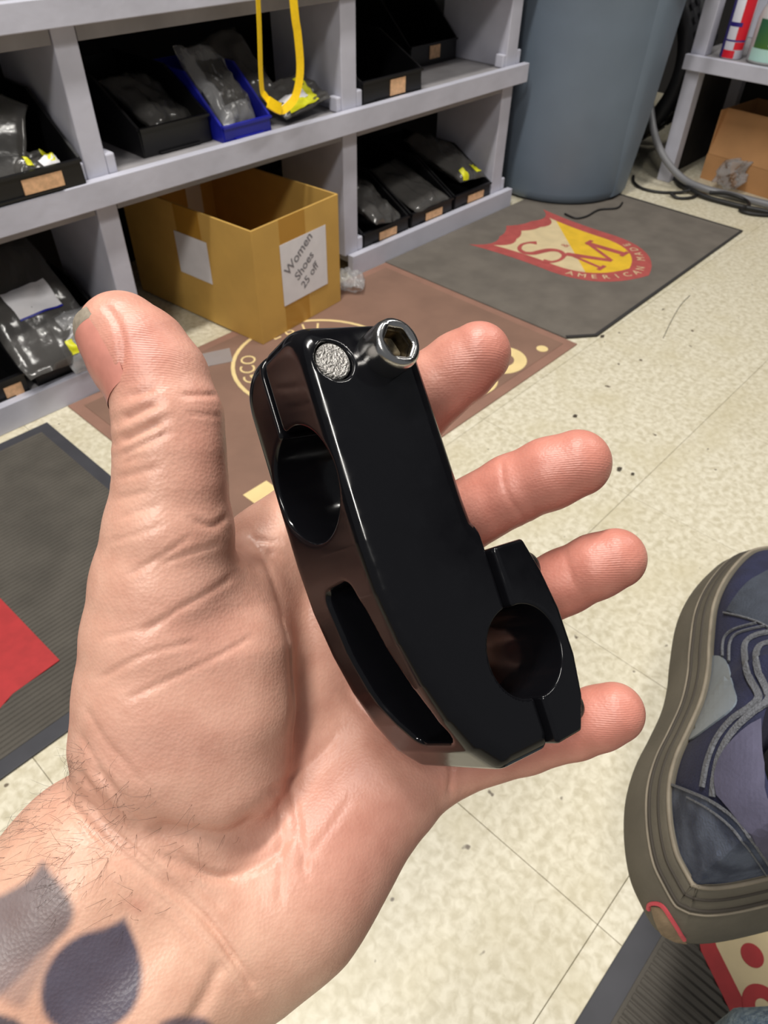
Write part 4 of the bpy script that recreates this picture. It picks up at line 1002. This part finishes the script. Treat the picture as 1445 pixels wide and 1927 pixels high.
def inset(k):
    r = []
    for i in range(NO):
        a, b = np.array(OUTS[i-1]), np.array(OUTS[(i+1) % NO]); t = _n(b-a); nrm = np.array([t[1], -t[0]])
        r.append(np.array(OUTS[i])+nrm*k)
    return r
if np.linalg.norm(inset(0.01)[NO//2]-np.array([.16, -.01])) > np.linalg.norm(np.array(OUTS[NO//2])-np.array([.16, -.01])):
    _ins = inset
    def inset(k): return _ins(-k)
shoe = thing('shoe', 'navy skate shoe with dirty grey rubber sole at the right edge', 'shoe', tuple(sw(0.15, -0.01, 0)))
def ring_loft(name, rings, m, par, cap0=True, cap1=False):
    vs = []; fs = []
    for (pl, z) in rings:
        zz = z if hasattr(z, '__len__') else [z]*NO
        for i in range(NO): vs.append(sw(pl[i][0], pl[i][1], zz[i]))
    for r in range(len(rings)-1):
        for i in range(NO): fs.append([r*NO+i, r*NO+(i+1) % NO, (r+1)*NO+(i+1) % NO, (r+1)*NO+i])
    if cap0: fs.append(list(range(NO))[::-1])
    if cap1: fs.append([(len(rings)-1)*NO+i for i in range(NO)])
    return obj(name, vs, fs, m, par, True), vs, fs
SP = [(0.004, 0.0), (0.0005, 0.002), (0.0, 0.006), (0.002, 0.014), (0.006, 0.022), (0.0105, 0.029), (0.0145, 0.036), (0.0175, 0.040), (0.0200, 0.0405), (0.022, 0.038)]
so, sv_, sf_ = ring_loft('sole', [(inset(a), z) for a, z in SP], SOLE, shoe, True, True)
for k, (a, z, r, m) in enumerate(((0.0093, 0.0275, 0.0011, SOLD), (0.0080, 0.0255, 0.0008, SOLL), (0.0130, 0.0335, 0.0009, SOLD), (0.0172, 0.0395, 0.0014, SOLL))):
    P_ = [sw(p[0], p[1], z) for p in inset(a)]
    obj('piping' if m is SOLL else 'groove', *sweep(P_, r, 6, True), m, so, True)
# upper: nested rings from the sole edge up to the ankle opening and the vamp ridge
o0 = inset(0.0205)
def inner(p):
    u, v = p
    if u < 0.128:
        a = math.atan2(v+0.026, u-0.078); return np.array([0.078+0.050*math.cos(a), -0.026+0.028*math.sin(a)]), 0.074
    t = (u-0.128)/0.18; s_ = np.sign(v+0.026) if abs(v+0.026) > 1e-6 else 1
    wv = 0.028*max(0.0, 1-((u-0.128)/0.03))
    return np.array([min(0.128+(u-0.128)*0.78, 0.262), -0.026+s_*wv]), 0.076-0.064*min(1, t)
rings = []
for kk in range(15):
    k = kk/14; pl = []; zz = []
    for p in o0:
        q, hz = inner(p); f = 1-math.cos(k*math.pi/2)**1.15; pl.append(np.array(p)*(1-f)+q*f); zz.append(0.0385+hz*math.sin(k*math.pi/2)**0.85)
    rings.append((pl, zz))
uo, uv_, uf_ = ring_loft('upper', rings, UPN, shoe, False, False)
# dark lining that drops into the ankle opening, and the sock
lr = []
for k in range(6):
    pl = []; zz = []
    for p in o0:
        q, hz = inner(p); c_ = np.array([0.078, -0.026]); d_ = (q-c_)*(1-0.10*k) if p[0] < 0.128 else (q-c_)*0.9
        if p[0] >= 0.128: d_ = np.array([0.05, 0])*(1-0.1*k)+np.array([0, (q[1]+0.026)*(1-0.1*k)])
        pl.append(c_+d_); zz.append(0.0385+hz-0.002-0.012*k)
    lr.append((pl, zz))
ring_loft('lining', lr, UPC, shoe, False, False)
leg = thing('socked_ankle', 'ankle in black sock rising out of the shoe at the right edge', 'leg', tuple(sw(0.078, -0.026, 0.06)))
obj('sock', *sweep([sw(0.078, -0.028, 0.05), sw(0.078, -0.030, 0.09), sw(0.076, -0.038, 0.14), sw(0.070, -0.060, 0.22)], [0.021, 0.0215, 0.024, 0.032], 20), SOCKM, leg, True)
bvu = BVHTree.FromPolygons([tuple(v) for v in uv_], uf_); bvs = BVHTree.FromPolygons([tuple(v) for v in sv_], sf_)
def cast(bv_, x, y):
    r = Vector(RW@cdir(x, y)).normalized(); h = bv_.ray_cast(Vector(CAM), r)
    if h[0] is None: return None
    n_ = h[1] if h[1].dot(r) < 0 else -h[1]
    return h[0], n_
def panel(name, poly, m, bv_, par, off=0.0010, step=9):
    poly = [tuple(p) for p in spline(list(poly)+[poly[0]], 3)][:-1]; n = len(poly); pts = [Vector(p) for p in poly]
    P_ = np.array(poly); x0, y0 = P_.min(0); x1, y1 = P_.max(0)
    gx, gy = np.meshgrid(np.arange(x0+3, x1, step), np.arange(y0+3, y1, step)); d = sd_poly(gx.ravel(), gy.ravel(), P_)
    pts += [Vector((a, b)) for a, b, c in zip(gx.ravel(), gy.ravel(), d) if c < -4]
    r = delaunay_2d_cdt(pts, [], [list(range(n))], 1, 1e-4)
    top = []; ok = True
    for p in r[0]:
        h = cast(bv_, p.x, p.y); cp = Vector(P_.mean(0))
        for k in range(1, 24):
            if h: break
            q = p+(cp-p)*k*0.02; h = cast(bv_, q.x, q.y)
        top.append(h)
    good = [i for i, h in enumerate(top) if h]
    mp = {i: k for k, i in enumerate(good)}
    vs = [top[i][0]+top[i][1]*off for i in good]+[top[i][0]-top[i][1]*0.0008 for i in good]; K = len(good)
    fs = []; ec = {}
    for f in r[2]:
        if all(i in mp for i in f):
            q = [mp[i] for i in f]; fs.append(q)
            for a, b in zip(q, q[1:]+q[:1]): ec[(a, b)] = 1
    for (a, b) in list(ec):
        if (b, a) not in ec: fs.append([a, a+K, b+K, b])
    return obj(name, [v[:] for v in vs], fs, m, par)
def seam(name, line, m, bv_, par, wd=0.003, th=0.0012, off=0.0012, sm_=6):
    P_ = []; N2 = []
    for q in spline(line, sm_):
        h = cast(bv_, q[0], q[1])
        if h: P_.append(h[0]+h[1]*off); N2.append(h[1])
    if len(P_) < 3: return
    vs = []; fs = []
    for i, p in enumerate(P_):
        t = (P_[min(i+1, len(P_)-1)]-P_[max(i-1, 0)]).normalized(); s_ = N2[i].cross(t).normalized()
        for a, b in ((-.5, -.6), (-.4, .5), (.4, .5), (.5, -.6)): vs.append((p+s_*wd*a+N2[i]*th*b)[:])
    for i in range(len(P_)-1):
        for k in range(4): fs.append([i*4+k, i*4+(k+1) % 4, i*4+4+(k+1) % 4, i*4+4+k])
    return obj(name, vs, fs, m, par)
panel('toe_cap', [(1368, 1150), (1380, 1130), (1400, 1104), (1425, 1085), (1470, 1076), (1470, 1200), (1430, 1172), (1395, 1160)], UPT, bvu, shoe)
panel('side_patch', [(1337, 1236), (1355, 1235), (1370, 1250), (1380, 1290), (1387, 1318), (1375, 1338), (1340, 1365), (1305, 1390), (1290, 1394), (1301, 1365), (1320, 1295)], UPG, bvu, shoe)
panel('collar_padding', [(1356, 1498), (1352, 1460), (1366, 1420), (1400, 1381), (1445, 1348), (1475, 1340), (1475, 1385), (1448, 1412), (1437, 1450), (1445, 1505), (1475, 1560), (1475, 1660), (1432, 1600), (1396, 1545)], UPC, bvu, shoe, 0.0028)
panel('heel_counter', [(1262, 1478), (1300, 1490), (1345, 1510), (1395, 1548), (1430, 1602), (1475, 1665), (1475, 1775), (1395, 1775), (1345, 1765), (1300, 1705), (1270, 1620), (1258, 1540)], UPH, bvu, shoe, 0.0016)
seam('side_stripe', [(1460, 1190), (1425, 1196), (1404, 1212), (1404, 1245), (1412, 1278), (1428, 1312), (1412, 1332), (1378, 1356), (1350, 1392), (1333, 1435), (1324, 1482)], STI, bvu, shoe, 0.0042)
seam('side_stripe', [(1460, 1208), (1432, 1216), (1424, 1236), (1430, 1270), (1444, 1305), (1442, 1322), (1410, 1348), (1376, 1384), (1355, 1425), (1346, 1470), (1343, 1500)], STI, bvu, shoe, 0.0042)
seam('pin_stripe', [(1362, 1236), (1364, 1204), (1382, 1186), (1425, 1174)], STI, bvu, shoe, 0.0012)
seam('pin_stripe', [(1374, 1246), (1376, 1210), (1392, 1192), (1440, 1180)], STI, bvu, shoe, 0.0012)
seam('stitching', [(1268, 1478), (1300, 1490), (1345, 1510), (1395, 1547), (1430, 1601), (1460, 1648)], STI, bvu, shoe, 0.0016, off=0.0022)
seam('stitching', [(1300, 1502), (1340, 1524), (1385, 1560), (1420, 1612), (1450, 1660)], STI, bvu, shoe, 0.0009, off=0.0022)
seam('stitching', [(1364, 1154), (1396, 1162), (1432, 1175), (1460, 1192)], STI, bvu, shoe, 0.0014)
panel('heel_tab', [(1226, 1706), (1248, 1710), (1268, 1738), (1298, 1786), (1262, 1775), (1238, 1745)], TABT, bvs, shoe, 0.0009, 5)
seam('tab_edge', [(1222, 1712), (1226, 1701), (1248, 1705), (1270, 1738), (1302, 1790)], TABR, bvs, shoe, 0.0022, 0.0012)
# knee in blue jeans at the lower right corner
kn = thing('jeans_knee', 'frayed blue denim at the bottom right corner', 'jeans', tuple(c2w([pt(1445, 2090, 420)/1000])[0]))
K0 = [pt(1462, 2040, 425), pt(1510, 2110, 420), pt(1620, 2300, 400), pt(1800, 2500, 370)]
kv, kf = sweep([Vector(c2w([k/1000])[0]) for k in [pt(1416, 1920, 428), pt(1424, 1932, 428), pt(1440, 1962, 427), *K0]], [0.003, 0.018, 0.034, 0.050, 0.058, 0.066, 0.07], 40)
kv = [Vector(v)+Vector((noise.noise(Vector(v)*60), noise.noise(Vector(v)*60+Vector((9, 0, 0))), noise.noise(Vector(v)*60+Vector((0, 9, 0)))))*0.004 for v in kv]
obj('denim', [v[:] for v in kv], kf, DENIM, kn, True)
